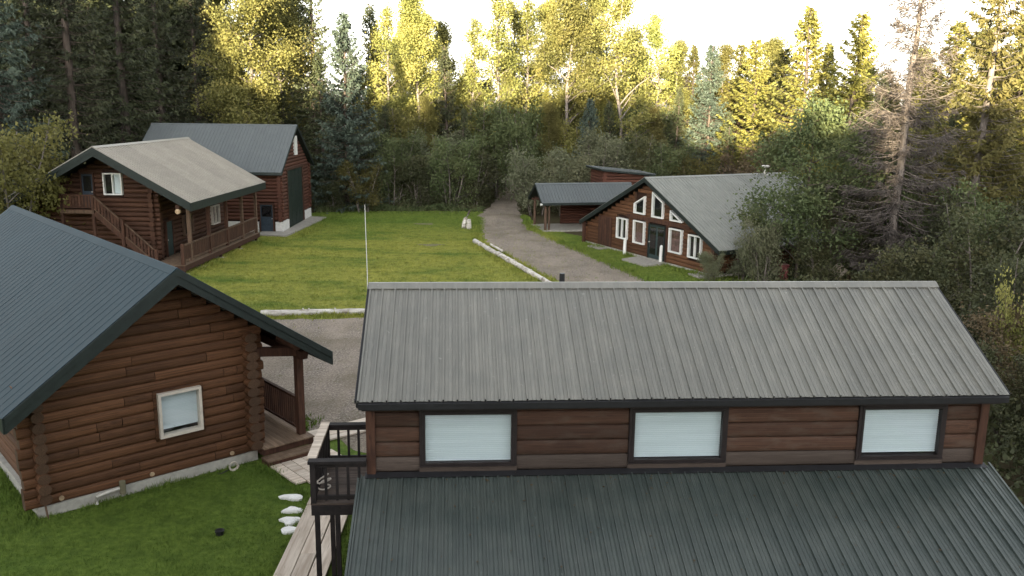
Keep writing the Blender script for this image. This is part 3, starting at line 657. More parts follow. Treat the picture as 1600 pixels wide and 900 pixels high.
def cable():
    pts = [(-.80 + .10 * math.sin(t * 3), .35 + .16 * math.cos(t * 2.7), 2.40 + .05 * t) for t in np.linspace(0, 4.4, 26)]
    o = thing('rope_coil', (-2.39, 13.85, 0), 3.9, 'pale rope hanging in loops behind the balcony railing', 'rope'); o2 = MB().tube([(p[0], p[1], p[2]) for p in pts], .014, 6).build('coil', 'cream_trim', o)
cable()
def antenna():
    o = thing('antenna_mast', (-3.15, 18.6, 0), 0, 'thin white whip antenna on a black mast beside the front house', 'antenna')
    MB().tube([(0, 0, 0), (0, 0, 3.68)], .03, 8).build('mast', 'black_plastic', o)
    MB().tube([(0, 0, 3.66), (0, 0, 3.86)], .036, 10).build('coupler', 'black_plastic', o)
    MB().tube([(0, 0, 3.86), (.02, 0, 5.3), (.0, 0, 6.82)], [.011, .009, .007], 8).build('whip', 'fibreglass', o)
    MB().beam((0, 0, 3.3), (.65, -.1, 3.3), .04, .04).build('bracket', 'black_plastic', o)
antenna()

# ------------------------------------------------------------------ lodge with outside stair and porch
def lodge():
    r = thing('log_lodge', (-16.96, 44.57, 0), 87.5, 'log lodge with pale metal roof, outside stair to an upper door and long railed porch', 'lodge')
    mt = 'log_dark'
    sl = .558; lim = lambda z: (4.18 - (6.26 - z) / sl, 4.18 + (6.26 - z) / sl)
    bk = [(2, .3), (8.2, .3), (8.2, 3.95), (4.18, 6.2), (2, 5.0)]
    log_wall(r, 'w', 1.5, -1, 2.0, 8.2, .3, 6.1, .25, mt, [(5.10, 5.84, 3.2, 5.08), (3.55, 4.66, 3.9, 5.15)], lim, (.28, .28), False, bk, thick=.26)
    log_wall(r, 'u', 2.1, -1, 1.5, 11.3, .45, 4.9, .25, mt, [(2.35, 3.30, .5, 2.45), (4.70, 6.05, 1.25, 2.55), (8.95, 10.2, 1.3, 2.55)], None, (.30, .1), False, None, True, thick=.26)
    log_wall(r, 'u', 8.1, 1, 1.5, 11.3, .3, 3.9, .25, mt, (), None, (.28, .1), False, None, True, thick=.26)
    MB().prism([(11.2, 2, .3), (11.2, 8.2, .3), (11.2, 8.2, 3.9), (11.2, 4.18, 6.15), (11.2, 2, 4.9)], (.1, 0, 0)).build('wall', mt, r)
    MB().box((1.5, 2.1, -.1), (11.2, 8.1, .32)).build('foundation', 'concrete', r)
    gable_roof(r, 'u', -.26, 11.5, 4.18, 6.50, -.64, 3.81, 9.0, 3.81, 'roof_lodge', th=.16, face_h=.44, rise=.05, pitch=.305, minor=1)
    door(r, 'w', 1.38, -1, 5.17, 5.77, 3.25, 5.03, 'door_blue', 'timber', pane=.5)
    window(r, 'w', 1.38, -1, 3.60, 4.60, 3.96, 5.10, 'white_paint', .06, 'none', mull=(4.1,), proud=.12)
    MB().box((1.43, 3.68, 4.03), (1.45, 4.05, 5.03)).build('curtain', 'blind', r)
    door(r, 'u', 1.95, -1, 2.45, 3.22, .52, 2.40, 'door_green', 'timber')
    window(r, 'u', 1.95, -1, 4.76, 6.0, 1.30, 2.50, 'timber_pale', .06, 'none', mull=(5.38,), proud=.10)
    window(r, 'u', 1.95, -1, 9.0, 10.15, 1.35, 2.50, 'cream_trim', .05, 'none', mull=(9.57,), proud=.10)
    # porch deck
    d = MB(); d.box((0, -.05, .22), (11.8, .03, .48)); d.box((0, .03, .22), (.07, 1.9, .48)); d.box((11.73, .03, .22), (11.8, 1.9, .48)); deck = d.build('porch_deck', 'timber', r)
    for k in range(13): MB().box((-.03, -.03 + k * .15, .482), (11.82, .11 + k * .15, .515)).build('plank', 'plank_deck', deck)
    for u in (.1, 2.5, 5.2, 8.3, 11.4):
        MB().box((u - .07, .0, .05), (u + .07, .14, .218)).build('footing_post', 'timber', deck); MB().box((u - .25, -.2, -.02), (u + .25, .3, .05)).build('footing_pad', 'concrete_pad', deck)
    for u in (1.2, 3.85, 6.5, 9.1, 11.65): MB().box((u - .085, .03, .518), (u + .085, .20, 3.60)).build('post', 'timber_pale' if u in (1.2, 9.1, 11.65) else 'timber', r)
    MB().box((-.1, .02, 3.45), (11.4, .22, 3.66)).build('beam', 'timber', r)
    MB().box((.05, 0, .1), (.22, .17, 1.62)).build('newel_post', 'timber', r)
    us = [.25, 1.1, 3.75, 6.4, 9.0, 11.55]
    for a, bq in zip(us, us[1:]):
        rl = MB(); rl.box((a, .02, 1.48), (bq, .17, 1.545)); rail = rl.build('railing', 'timber_pale', r)
        MB().box((a, .06, .66), (bq, .11, .73)).build('rail', 'timber_pale', rail)
        n = max(2, int((bq - a) / .24))
        for k in range(n):
            u0 = a + (bq - a) * k / n; MB().box((u0 + .012, .085, .76), (u0 + (bq - a) / n - .012, .115, 1.475)).build('rail_board', 'timber', rail)
    # stair landing
    la = MB(); la.box((.35, 4.72, 3.08), (.42, 6.5, 3.26)); la.box((.42, 4.72, 3.08), (1.35, 4.80, 3.26)); la.box((.42, 6.42, 3.08), (1.35, 6.5, 3.26)); land = la.build('stair_landing', 'timber_pale', r)
    for k in range(8): MB().box((.34 + k * .128, 4.70, 3.262), (.455 + k * .128, 6.52, 3.29)).build('floor_board', 'timber', land)
    for w in (4.78, 6.44): MB().box((.36, w - .07, .0), (.5, w + .07, 4.06)).build('post', 'timber', land)
    MB().box((.36, 4.86, 4.0), (.46, 6.36, 4.055)).build('handrail', 'timber', land); MB().box((.37, 4.86, 3.36), (.44, 6.36, 3.42)).build('rail', 'timber', land)
    for k in range(9): MB().box((.385, 4.90 + k * .165, 3.43), (.41, 5.03 + k * .165, 3.995)).build('rail_board', 'timber', land)
    MB().box((.5, 6.40, 4.0), (1.36, 6.48, 4.055)).build('handrail', 'timber', land)
    # flight
    w_t, z_t, w_b, z_b = 4.70, 3.20, 1.55, .32
    s = MB(); s.beam((.40, w_t, z_t - .1), (.40, w_b, z_b - .1), .06, .24); s.beam((1.25, w_t, z_t - .1), (1.25, w_b, z_b - .1), .06, .24); st = s.build('stair', 'timber', r)
    for k in range(14):
        q = (k + .5) / 14; w = w_t + (w_b - w_t) * q; z = z_t + (z_b - z_t) * q; MB().box((.44, w - .13, z - .02), (1.21, w + .13, z + .02)).build('tread', 'timber', st)
    def at(w): return z_t + (z_b - z_t) * (w - w_t) / (w_b - w_t)
    for wa, wb in ((4.70, 3.42), (3.14, 1.72)):
        MB().beam((.38, wa, at(wa) + .80), (.38, wb, at(wb) + .80), .11, .05).build('handrail', 'timber_pale', st)
        MB().beam((.38, wa, at(wa) + .12), (.38, wb, at(wb) + .12), .07, .05).build('rail', 'timber_pale', st)
        n = 8
        for k in range(n):
            w = wa + (wb - wa) * (k + .5) / n; MB().box((.37, w - .06, at(w) + .16), (.395, w + .06, at(w) + .775)).build('rail_board', 'timber', st)
    for w in (3.28, 1.60): MB().box((.31, w - .08, 0), (.47, w + .08, at(w) + .92)).build('newel_post', 'timber', st)
    f = MB(); f.box((1.22, 5.45, 5.66), (1.38, 5.62, 5.78)); fl = f.build('floodlight', 'white_paint', r)
    for s_ in (-.09, .10): MB().tube([(1.25, 5.53 + s_, 5.70), (1.12, 5.53 + s_ * 1.5, 5.64)], [.05, .075], 12).build('lamp_head', 'white_paint', fl)
    MB().tube([(-.1, .12, 3.32), (.05, .12, 3.32)], .13, 14).build('beam_end', 'log_end', r)
lodge()

# ------------------------------------------------------------------ tall garage
def garage():
    r = thing('log_garage', (-15.84, 59.89, 0), 89.7, 'tall reddish log garage with steep grey roof and high dark green door', 'garage')
    sl = .64; lim = lambda z: (4.135 - (6.92 - z) / sl, 4.135 + (6.92 - z) / sl)
    bk = [(0, .7), (8.27, .7), (8.27, 4.2), (4.135, 6.85), (0, 4.2)]
    log_wall(r, 'u', .1, -1, 0, 8.27, .72, 6.8, .24, 'log_red', [(1.72, 6.2, .0, 4.15), (3.92, 4.62, 5.0, 6.45)], lim, (.12, .12), False, bk, thick=.24)
    log_wall(r, 'w', .1, -1, 0, 9.9, .72, 4.3, .24, 'log_red', [(.50, 1.55, 0, 2.0)], None, (.12, .1), False, None, True, thick=.24)
    log_wall(r, 'w', 8.17, 1, 0, 9.9, .72, 4.3, .24, 'log_red', (), None, (.12, .1), False, None, True, thick=.24)
    MB().prism([(0, 9.85, 0), (8.27, 9.85, 0), (8.27, 9.85, 4.2), (4.135, 9.85, 6.85), (0, 9.85, 4.2)], (0, .1, 0)).build('wall', 'log_red', r)
    for a_, b_ in (((-.06, -.06, -.1), (1.66, .12, .715)), ((6.26, -.06, -.1), (8.33, .12, .715)), ((-.06, .123, -.1), (.12, .46, .715)), ((-.06, 1.60, -.1), (.12, 9.9, .715)), ((8.15, .123, -.1), (8.33, 9.9, .715))): MB().box(a_, b_).build('foundation', 'white_block', r)
    d = MB(); d.box((1.80, .04, .05), (6.12, .10, 4.08)); gd = d.build('garage_door', 'door_garage', r)
    for k in range(8):
        for j in range(4): MB().box((1.86 + j * 1.065, .02, .10 + k * .497), (2.83 + j * 1.065, .038, .53 + k * .497)).build('panel', 'door_garage', gd)
    fr = MB(); fr.box((1.64, -.04, 0), (1.795, .1, 4.25)); fr.box((6.125, -.04, 0), (6.28, .1, 4.25)); fr.box((1.80, -.04, 4.085), (6.12, .1, 4.25)); fr.build('frame', 'timber', gd)
    door(r, 'w', -.04, -1, .60, 1.45, .06, 1.92, 'door_blue', 'timber', pane=.55)
    window(r, 'u', -.02, -1, 3.98, 4.56, 5.05, 6.40, 'white_paint', .10, 'none', mull=(4.27,), proud=.08)
    gable_roof(r, 'w', -.22, 10.17, 4.135, 7.17, -.57, 4.16, 8.84, 4.16, 'roof_garage', th=.12, face_h=.2, rise=.018, groove=0)
garage()
pd = MB(); pd.prism([(-17.2, 58.3, .0), (-15.1, 57.85, .0), (-14.35, 67.6, .0), (-15.75, 67.9, .0), (-15.75, 59.75, 0), (-17.2, 59.75, 0)], (0, 0, .09)); tag(pd.build('concrete_apron', 'concrete_pad'), 'low concrete slab around the corner of the tall garage', 'slab')

# ------------------------------------------------------------------ chalet with many windows
def chalet():
    r = thing('log_chalet', (4.62, 57.29, 0), -62.6, 'low log chalet with wide gable of white framed windows and a double door', 'chalet')
    sl = .477; lim = lambda z: (7.07 - (4.56 - z) / sl, 7.07 + (4.56 - z) / sl)
    low = [(3.98, 5.08, .85, 2.12), (5.75, 6.85, .80, 2.16), (9.24, 10.36, .78, 2.14), (10.96, 12.05, .75, 2.02)]
    up = [[(5.75, 2.58), (6.80, 2.58), (6.80, 3.68), (5.75, 3.16)], [(7.53, 2.55), (8.58, 2.55), (8.58, 3.50), (7.53, 4.02)], [(9.26, 2.55), (10.35, 2.55), (10.35, 2.62), (9.26, 3.14)]]
    ops = [(a - .08, b + .08, c - .06, d + .06) for a, b, c, d in low] + [(p[0][0] - .06, p[1][0] + .06, p[0][1] - .05, max(q[1] for q in p)) for p in up] + [(7.18, 9.0, .1, 2.2)]
    bk = [(.3, .1), (13.17, .1), (13.17, 1.5), (7.07, 4.45), (.3, 1.25)]
    log_wall(r, 'u', .1, -1, .3, 13.17, .12, 4.4, .218, 'log_brown', ops, lim, (.1, .2), False, bk, thick=.22)
    log_wall(r, 'w', 13.07, 1, 0.1, 10.8, .12, 1.5, .218, 'log_brown', (), None, (.22, .1), False, None, True, thick=.22)
    log_wall(r, 'w', .4, -1, 0.1, 10.8, .12, 1.2, .218, 'log_brown', (), None, (.22, .1), False, None, True, thick=.22)
    MB().prism([(.3, 10.75, .1), (13.17, 10.75, .1), (13.17, 10.75, 1.5), (7.07, 10.75, 4.45), (.3, 10.75, 1.25)], (0, .1, 0)).build('wall', 'log_brown', r)
    MB().box((.25, .0, -.1), (13.2, 10.8, .118)).build('foundation', 'concrete', r)
    for k, (a, b_, c, d) in enumerate(low):
        window(r, 'u', .0, -1, a, b_, c, d, 'white_paint', .065, 'curtain' if k in (1, 2) else 'none', mull=((a + b_) / 2,) if k in (0, 3) else (), proud=.10)
    for p in up: window(r, 'u', .0, -1, p[0][0], p[1][0], p[0][1], 0, 'white_paint', .075, 'none', poly=p, proud=.10)
    MB().box((5.0, -.035, 2.24), (11.0, .09, 2.46)).build('cross_beam', 'timber', r)
    for a in (7.24, 8.96): MB().box((a - .07, -.04, .12), (a + .07, .09, 2.235)).build('door_post', 'timber', r)
    door(r, 'u', -.01, -1, 7.36, 8.84, .16, 2.10, 'door_green', 'trim_green', pane=.12, panels=False, split=True, fw=.05)
    # board door in the low end of the wall
    bd = MB().box((1.9, -.03, .15), (3.4, .02, 2.0)).build('board_door', 'timber', r)
    for k in range(8): MB().box((1.92 + k * .185, -.055, .16), (2.09 + k * .185, -.032, 1.98 if k > 3 else 1.62 + k * .09)).build('plank', 'timber', bd)
    gable_roof(r, 'w', -.30, 11.0, 7.07, 4.77, .10, 1.43, 13.83, 1.56, 'roof_chalet', th=.12, face_h=.24)
    for u in (.45, 13.3): MB().box((u - .09, -.28, .0), (u + .09, -.10, 1.42 if u < 1 else 1.62)).build('corner_post', 'timber', r)
    v = MB(); v.tube([(7.1, 8.8, 4.55), (7.1, 8.8, 5.22)], .10, 12); vp = v.build('stove_pipe', 'galvanised', r)
    MB().tube([(7.1, 8.8, 5.16), (7.1, 8.8, 5.24), (7.1, 8.8, 5.30)], [.20, .26, .20], 14).build('cap', 'galvanised', vp)
    MB().tube([(7.1, 8.8, 4.70), (7.1, 8.8, 4.80)], [.26, .12], 14).build('flashing', 'galvanised', vp)
chalet()
ca, sa = math.cos(R(-62.6)), math.sin(R(-62.6))
def cw(u, w, z=0): return (4.62 + ca * u - sa * w, 57.29 + sa * u + ca * w, z)
e = MB(); e.prism([cw(6.5, -.15), cw(9.2, -.15), cw(9.2, -1.6), cw(6.9, -1.6)], (0, 0, .10)); tag(e.build('entry_slab', 'concrete_pad'), 'concrete slab in front of the chalet double door', 'slab')
e = MB(); e.prism([cw(1.9, -.25), cw(3.3, -.25), cw(3.3, -.8), cw(1.9, -.8)], (0, 0, .10)); tag(e.build('door_step', 'concrete_pad'), 'small concrete doorstep at the low end of the chalet', 'step')
e = MB(); e.prism([cw(12.1, -.3), cw(13.2, -.3), cw(13.1, -.95), cw(12.0, -.8)], (0, 0, .09)); tag(e.build('corner_slab', 'concrete_pad'), 'small concrete slab at the near corner of the chalet', 'slab')
for (x, y, l) in ((6.75, 52.2, 'white wooden post by the left window of the chalet gable'), (8.5, 49.6, 'white wooden post in front of the chalet double door')):
    o = thing('white_post', (x, y, 0), 20, l, 'post', 'white posts before the chalet door')
    MB().tube([(0, 0, 0), (.02, 0, .85), (.03, 0, 1.0), (.03, 0, 1.06)], [.10, .095, .09, .04], 10).build('shaft', 'white_paint', o); MB().tube([(0, 0, -.02), (0, 0, .05)], .15, 10).build('base', 'stone_grey', o)

# ------------------------------------------------------------------ open shelter and the shed behind it
def shelter():
    r = thing('open_shelter', (2.04, 61.4, 0), 13, 'open sided shelter with small gable roof on posts beside the chalet', 'shelter')
    MB().box((.1, .05, -.05), (6.5, 3.5, .10)).build('slab', 'concrete_pad', r)
    gable_roof(r, 'u', -.0, 7.2, 1.9, 3.23, -.05, 2.07, 3.85, 2.07, 'roof_garage', th=.10, face_h=.18)
    for u, w in ((.35, .30), (.35, 3.35)): MB().tube([(u, w, .1), (u, w, 2.0)], .10, 10).build('post', 'timber_pale', r)
    MB().tube([(.62, .34, .1), (.62, .34, 2.0)], .08, 10).build('post', 'timber_pale', r)
    for w in (.30, 3.35): MB().box((.1, w - .08, 1.93), (7.0, w + .08, 2.08)).build('beam', 'timber', r)
    MB().beam((.35, .30, 2.1), (.35, 3.35, 2.1), .14, .16).build('beam', 'timber', r)
    b = MB(); b.tube([(.02, -.02, 1.95), (-.12, -.02, 1.95)], .08, 10); b.build('lamp', 'white_paint', r)
    log_wall(r, 'u', 3.3, -1, 2.4, 6.6, .12, 2.0, .2, 'log_red', (), None, (.1, .1), thick=.2)
    log_wall(r, 'w', 5.2, -1, .5, 3.3, .12, 2.0, .2, 'log_red', (), None, (.1, .1), thick=.2)
shelter()
def shed():
    r = thing('log_shed', (6.75, 65.6, 0), 13, 'dark log shed with slanting roof edge rising behind the shelter', 'shed')
    log_wall(r, 'u', .0, -1, 0, 3.6, 0, 4.05, .24, 'log_red', (), lambda z: (0, 3.6 if z < 3.8 else 3.6 - (z - 3.8) * 9), (.15, .1), False, [(0, 0), (3.6, 0), (3.6, 3.65), (0, 4.0)], thick=.22)
    log_wall(r, 'w', .05, -1, 0, 3.0, 0, 4.0, .24, 'log_red', (), None, (.15, .1), False, None, True, thick=.22)
    MB().box((3.5, 0, 0), (3.6, 3.0, 3.6)).build('wall', 'log_red', r); MB().box((0, 2.9, 0), (3.5, 3.0, 3.6)).build('wall', 'log_red', r)
    q = MB(); q.prism([(-.35, -.4, 4.18), (3.9, -.4, 3.76), (3.9, -.4, 3.64), (-.35, -.4, 4.06)], (0, 3.8, 0)); rf = q.build('roof', 'trim_green', r)
    ribbed_slope(rf, 'roof_panel', (3.95, -.42, 3.78), (0, 1, 0), (-4.35, 0, .43), 3.85, 'roof_garage')
shed()

# ------------------------------------------------------------------ boardwalks
def boardwalk(label, p, yaw, length, widths, seglens, z=.07, group='boardwalks between the porch and the house'):
    o = thing('boardwalk', (p[0], p[1], 0), yaw, label, 'boardwalk', group)
    tot = sum(widths)
    for x in np.arange(.3, length, 1.2): MB().box((x, .03, .0), (x + .1, tot - .03, z - .002)).build('joist', 'timber', o)
    y = 0
    for k, w in enumerate(widths):
        x = 0.0; first = True
        while x < length:
            L = min(seglens[(k + int(x * 2)) % len(seglens)] * (0.6 if first and k % 2 else 1), length - x); first = False
            b = MB(); t0, t1 = random.uniform(-.008, .008), random.uniform(-.008, .008)
            b.hexa([(x + .006, y + .012 + t0, z), (x + L - .006, y + .012 + t1, z), (x + L - .006, y + w - .012 + t1, z), (x + .006, y + w - .012 + t0, z)] + [(x + .006, y + .012 + t0, z + .045), (x + L - .006, y + .012 + t1, z + .045 + random.uniform(0, .008)), (x + L - .006, y + w - .012 + t1, z + .045), (x + .006, y + w - .012 + t0, z + .045 + random.uniform(0, .008))])
            b.build('plank', 'plank_pale', o); x += L
        y += w
boardwalk('weathered plank walk running under the balcony toward the viewer', (-3.42, 11.5), 91.0, 7.55, (.34, .33, .34), (3.1, 2.4, 3.6), .08)
boardwalk('plank walk leading out from the foot of the porch step', (-10.22 + math.cos(R(41.6)) * 6.72 + math.sin(R(41.6)) * .78, 17.61 + math.sin(R(41.6)) * 6.72 - math.cos(R(41.6)) * .78, 0), -48.4 + 360, 3.2, (.29,) * 0 + (.001,), (9,), .03) if False else None
def walk_porch():
    a = R(41.6); o = thing('boardwalk', (-10.22, 17.61, 0), 41.6, 'plank walk spreading out from the foot of the porch step', 'boardwalk', 'boardwalks between the porch and the house')
    for k in range(6):
        u0 = 5.02 + k * .29; e1 = -2.0 - (k * .30)
        MB().box((u0 + .012, max(e1, -3.55) - random.uniform(0, .1), .03), (u0 + .278, -.77, .072 + random.uniform(0, .006))).build('plank', 'plank_pale', o)
    for k in range(3): MB().box((5.05, -1.0 - k * .45, .0), (6.7, -.92 - k * .45, .028)).build('joist', 'timber', o)
walk_porch()
boardwalk('plank walk crossing behind the balcony along the back of the house', (-5.15, 21.95), 38.0, 3.6, (.30, .30, .30), (2.6, 3.4), .03)

# ------------------------------------------------------------------ logs, stones and small things on the ground
def pole(label, pts, r0, r1, grp='pale logs edging the lawn'):
    o = thing('edging_log', (pts[0][0], pts[0][1], 0), 0, label, 'log', grp); P0 = Vector((pts[0][0], pts[0][1], 0)); b = MB(); n = 24; q = []
    for k in range(n + 1):
        f = k / n; m_ = f * (len(pts) - 1); i = min(int(m_), len(pts) - 2); p = Vector((*pts[i], 0)).lerp(Vector((*pts[i + 1], 0)), m_ - i) - P0
        q.append((p.x + random.uniform(-.02, .02), p.y + random.uniform(-.02, .02), r0 * .85 + random.uniform(-.01, .01)))
    b.tube(q, [(r0 + (r1 - r0) * k / n) * random.uniform(.94, 1.06) for k in range(n + 1)], 10); b.build('trunk', 'birch_log', o, True)
    for k in range(3):
        f = random.uniform(.15, .85); c_ = Vector(q[int(f * n)]); MB().tube([c_ + Vector((0, 0, r0 * .6)), c_ + Vector((random.uniform(-.06, .06), -.03, r0 * 1.25))], .035, 6).build('branch_stub', 'birch_log', o)
pole('long pale log lying along the front edge of the lawn', [(-10.6, 35.95), (-8.0, 36.35), (-4.9, 36.75)], .15, .12)
pole('far pale log along the road edge of the lawn', [(-2.45, 56.1), (-.75, 50.8)], .17, .15)
pole('near pale log along the road edge of the lawn, running behind the house roof', [(-.85, 51.3), (1.95, 42.6)], .17, .13)
o = tag(MB().tube([(-1.35, 53.9, .30), (-.62, 51.6, .30)], .07, 8).build('split_log', 'birch_log'), 'short split log resting across the joint of the road edge logs', 'log')
def stump():
    o = thing('birch_stump', (-3.35, 62.6, 0), 0, 'white birch chunks stacked and leaning at the lawn corner by the road', 'stump')
    MB().tube([(-.22, 0, 0), (-.20, .05, .45), (-.05, .1, .95), (.18, .2, 1.35)], [.20, .19, .17, .10], 10).build('leaning_trunk', 'birch_log', o, True)
    MB().tube([(.25, -.15, 0), (.25, -.13, .48)], [.24, .22], 12).build('chunk', 'birch_log', o); MB().tube([(.27, -.1, .48), (.24, -.06, .92)], [.20, .18], 12).build('chunk', 'birch_log', o)
    MB().tube([(.16, .2, 1.3), (.32, .25, 1.7)], [.10, .07], 8).build('dark_top', 'bark_dark', o); o.scale = (.8, .8, .78)
stump()
def stone(x, y, sx, sy, yaw, label, mat='stone_white', h=.05, grp='white flat stones in a row on the lawn'):
    rr = random.Random(int(x * 100)); n = 14; b = MB(); ph = rr.uniform(0, 6); ring = [1 + .22 * math.sin(3 * 2 * math.pi * k_ / n + ph) + rr.uniform(-.16, .12) for k_ in range(n)]
    for (s, z) in ((.96, 0), (1.0, h * .6), (.82, h)):
        for k in range(n): b.v.append((math.cos(2 * math.pi * k / n) * sx * s * ring[k], math.sin(2 * math.pi * k / n) * sy * s * ring[k], z + rr.uniform(-.006, .006)))
    for j in range(2):
        for k in range(n): b.face((j * n + k, j * n + (k + 1) % n, (j + 1) * n + (k + 1) % n, (j + 1) * n + k))
    b.face(tuple(2 * n + k for k in range(n)))
    o = b.build('flat_stone', mat); o.location = (x, y, 0); o.rotation_euler = (0, 0, R(yaw)); tag(o, label, 'stone', grp); return o
stone(-5.0, 18.72, .27, .12, -4, 'white flat stone farthest along the row on the small lawn', h=.08)
stone(-4.83, 18.08, .22, .12, 6, 'white flat stone second from the far end of the row', h=.08)
stone(-4.75, 17.58, .225, .15, -6, 'white flat stone third from the far end of the row', h=.08)
stone(-4.64, 17.15, .23, .12, 8, 'white flat stone nearest in the row on the small lawn', h=.08)
stone(-6.55, 64.9, .75, .45, 5, 'grey flat patch of stone far out on the large lawn', 'stone_grey', .03, 'flat grey stones in the large lawn')
stone(-5.2, 55.2, .80, .42, 0, 'grey flat stone in the middle of the large lawn', 'stone_grey', .03, 'flat grey stones in the large lawn')
o = thing('drain_cover', (-6.1, 17.0, 0), 0, 'small black drain standing in the small lawn', 'drain'); MB().tube([(0, 0, 0), (0, 0, .07)], [.085, .08], 14).build('pipe', 'black_plastic', o); MB().tube([(0, 0, .07), (0, 0, .10), (0, 0, .11)], [.10, .10, .06], 14).build('cap', 'black_plastic', o)
o = thing('lumber_pile', (15.1, 42.3, 0), 42, 'pale boards stacked and tilted behind the front house ridge', 'lumber')
for k in range(4): MB().beam((0 - k * .1, k * .22 - .3, .25 + k * .05), (2.3 + k * .1, k * .18 - .2, .85 + k * .07), .18, .05).build('board', 'plank_pale', o)
MB().beam((2.0, -.5, 0), (2.0, -.5, .8), .12, .12).build('prop', 'timber', o); MB().beam((2.0, .4, 0), (2.0, .4, .85), .12, .12).build('prop', 'timber', o)
o = thing('red_post', (13.8, 43.9, 0), 10, 'square dull red post standing by the chalet corner shrubs', 'post'); MB().box((-.2, -.15, 0), (.2, .15, 1.0)).build('shaft', 'red_paint', o); MB().box((-.24, -.19, 1.0), (.24, .19, 1.06)).build('cap', 'red_paint', o)
# ------------------------------------------------------------------ trees
def nrm(v): return v / np.maximum(np.linalg.norm(v, axis=-1, keepdims=True), 1e-9)
def kites(P, D, L, W, rg, flatten=0.0):
    """leaf-sized kite faces: base P, direction D, length L, width W"""
    n = len(P); S = np.cross(D, rg.normal(size=(n, 3)) + np.array([0, 0, flatten])); S = nrm(S)
    V = np.empty((n, 4, 3)); m = P + D * (L * .45)[:, None]
    bend = rg.normal(size=(n, 3)) * (L * .10)[:, None]
    V[:, 0] = P; V[:, 1] = m + S * (W / 2)[:, None] + bend; V[:, 2] = P + D * L[:, None]; V[:, 3] = m - S * (W / 2)[:, None] + bend
    return V
def tubes_np(paths, n=4):
    """list of (pts (k,3), radii (k,)) -> verts, quads"""
    V, Q, off = [], [], 0
    for pts, rad in paths:
        pts = np.asarray(pts, float); k = len(pts); d = np.gradient(pts, axis=0); d = nrm(d)
        a = np.where(np.abs(d[:, 2:3]) < .9, np.array([[0, 0, 1.]]), np.array([[1., 0, 0]])); x = nrm(np.cross(d, a)); y = np.cross(d, x)
        th = np.arange(n) * 2 * np.pi / n
        ring = pts[:, None] + np.asarray(rad)[:, None, None] * (np.cos(th)[None, :, None] * x[:, None] + np.sin(th)[None, :, None] * y[:, None])
        V.append(ring.reshape(-1, 3)); i = np.arange(k - 1)[:, None] * n + np.arange(n)[None]; j = np.arange(k - 1)[:, None] * n + (np.arange(n)[None] + 1) % n
        Q.append(np.stack([i, i + n, j + n, j], -1).reshape(-1, 4) + off); off += k * n
    return np.concatenate(V), np.concatenate(Q)
def conifer(seed, h, r, mat, bark='bark_dark', dz=.45, nb=8, bare=.08, droop=.35, bl=.42, bw=.13, dens=6.0, thin=0.0, power=.85, lean=0.0, limb=.028, dead=False):
    rg = np.random.default_rng(seed); zs = np.linspace(0, h, 10); wob = np.cumsum(rg.normal(size=(10, 2)) * .06, 0)
    tp = np.stack([wob[:, 0] + lean * (zs / h) ** 1.3 * h, wob[:, 1], zs], 1); tr = .014 * h * (1 - zs / h) ** .9 + .012 * h * .12
    paths = [(tp, tr)]; LV = []
    z = bare * h
    while z < h * .985:
        t = (z - bare * h) / (h * (1 - bare)); Rz = r * (1 - t) ** power * (1 if t > .12 else .75 + 2 * t) + .12
        c = np.array([np.interp(z, zs, tp[:, 0]), np.interp(z, zs, tp[:, 1]), z])
        for b in range(nb):
            if rg.random() < thin: continue
            az = rg.uniform(0, 2 * np.pi); Lb = Rz * rg.uniform(.62, 1.12); e0 = (.10 - droop * (1 - t) + .75 * t ** 2) + rg.normal() * .12
            hd = np.array([np.cos(az), np.sin(az), 0]); s = np.linspace(0, 1, 6)
            zz = Lb * (s * np.tan(e0) + .16 * s ** 2.5 - .06 * np.sin(s * np.pi)); sp = c + np.array([0, 0, rg.uniform(-.2, .2)]) + hd * (s * Lb)[:, None] + np.array([0, 0, 1.]) * zz[:, None]
            paths.append((sp[::2] if not dead else sp, np.linspace(limb, .006, len(sp[::2] if not dead else sp)) * (.5 + Lb / r)))
            n = int(Lb * dens) + 3; ss = rg.uniform(.12 if not dead else .25, 1.0, n) ** .8; pos = np.stack([np.interp(ss, s, sp[:, k]) for k in range(3)], 1)
            side = np.array([-hd[1], hd[0], 0]); sg = np.where(rg.random(n) < .5, -1., 1.)
            d = hd * rg.uniform(.25, .9, n)[:, None] + side * (sg * rg.uniform(.25, 1.0, n))[:, None] + np.array([0, 0, 1.]) * rg.uniform(-.65, .12, n)[:, None]
            LV.append(kites(pos, nrm(d), bl * (1.25 - .55 * ss) * rg.uniform(.6, 1.25, n), np.full(n, bw) * rg.uniform(.6, 1.3, n), rg, .8))
            n2 = n; ss = rg.uniform(.1, 1, n2); pos = np.stack([np.interp(ss, s, sp[:, k]) for k in range(3)], 1)
            d = hd * rg.uniform(.1, .6, n2)[:, None] + side * rg.uniform(-.5, .5, n2)[:, None] + np.array([0, 0, -1.]) * rg.uniform(.15, .9, n2)[:, None] * (1 if not dead else .6)
            LV.append(kites(pos, nrm(d), bl * .85 * rg.uniform(.5, 1.2, n2), np.full(n2, bw) * rg.uniform(.6, 1.2, n2), rg, .3))
        z += dz * rg.uniform(.75, 1.2) * (1 if t < .8 else .8)
    V, Q = tubes_np(paths, 4 if not dead else 4); tm = fast_mesh('trunk', V, Q, bark)
    L = np.concatenate(LV); cm = fast_mesh('crown', L.reshape(-1, 3), np.arange(len(L) * 4).reshape(-1, 4), mat)
    return tm, cm
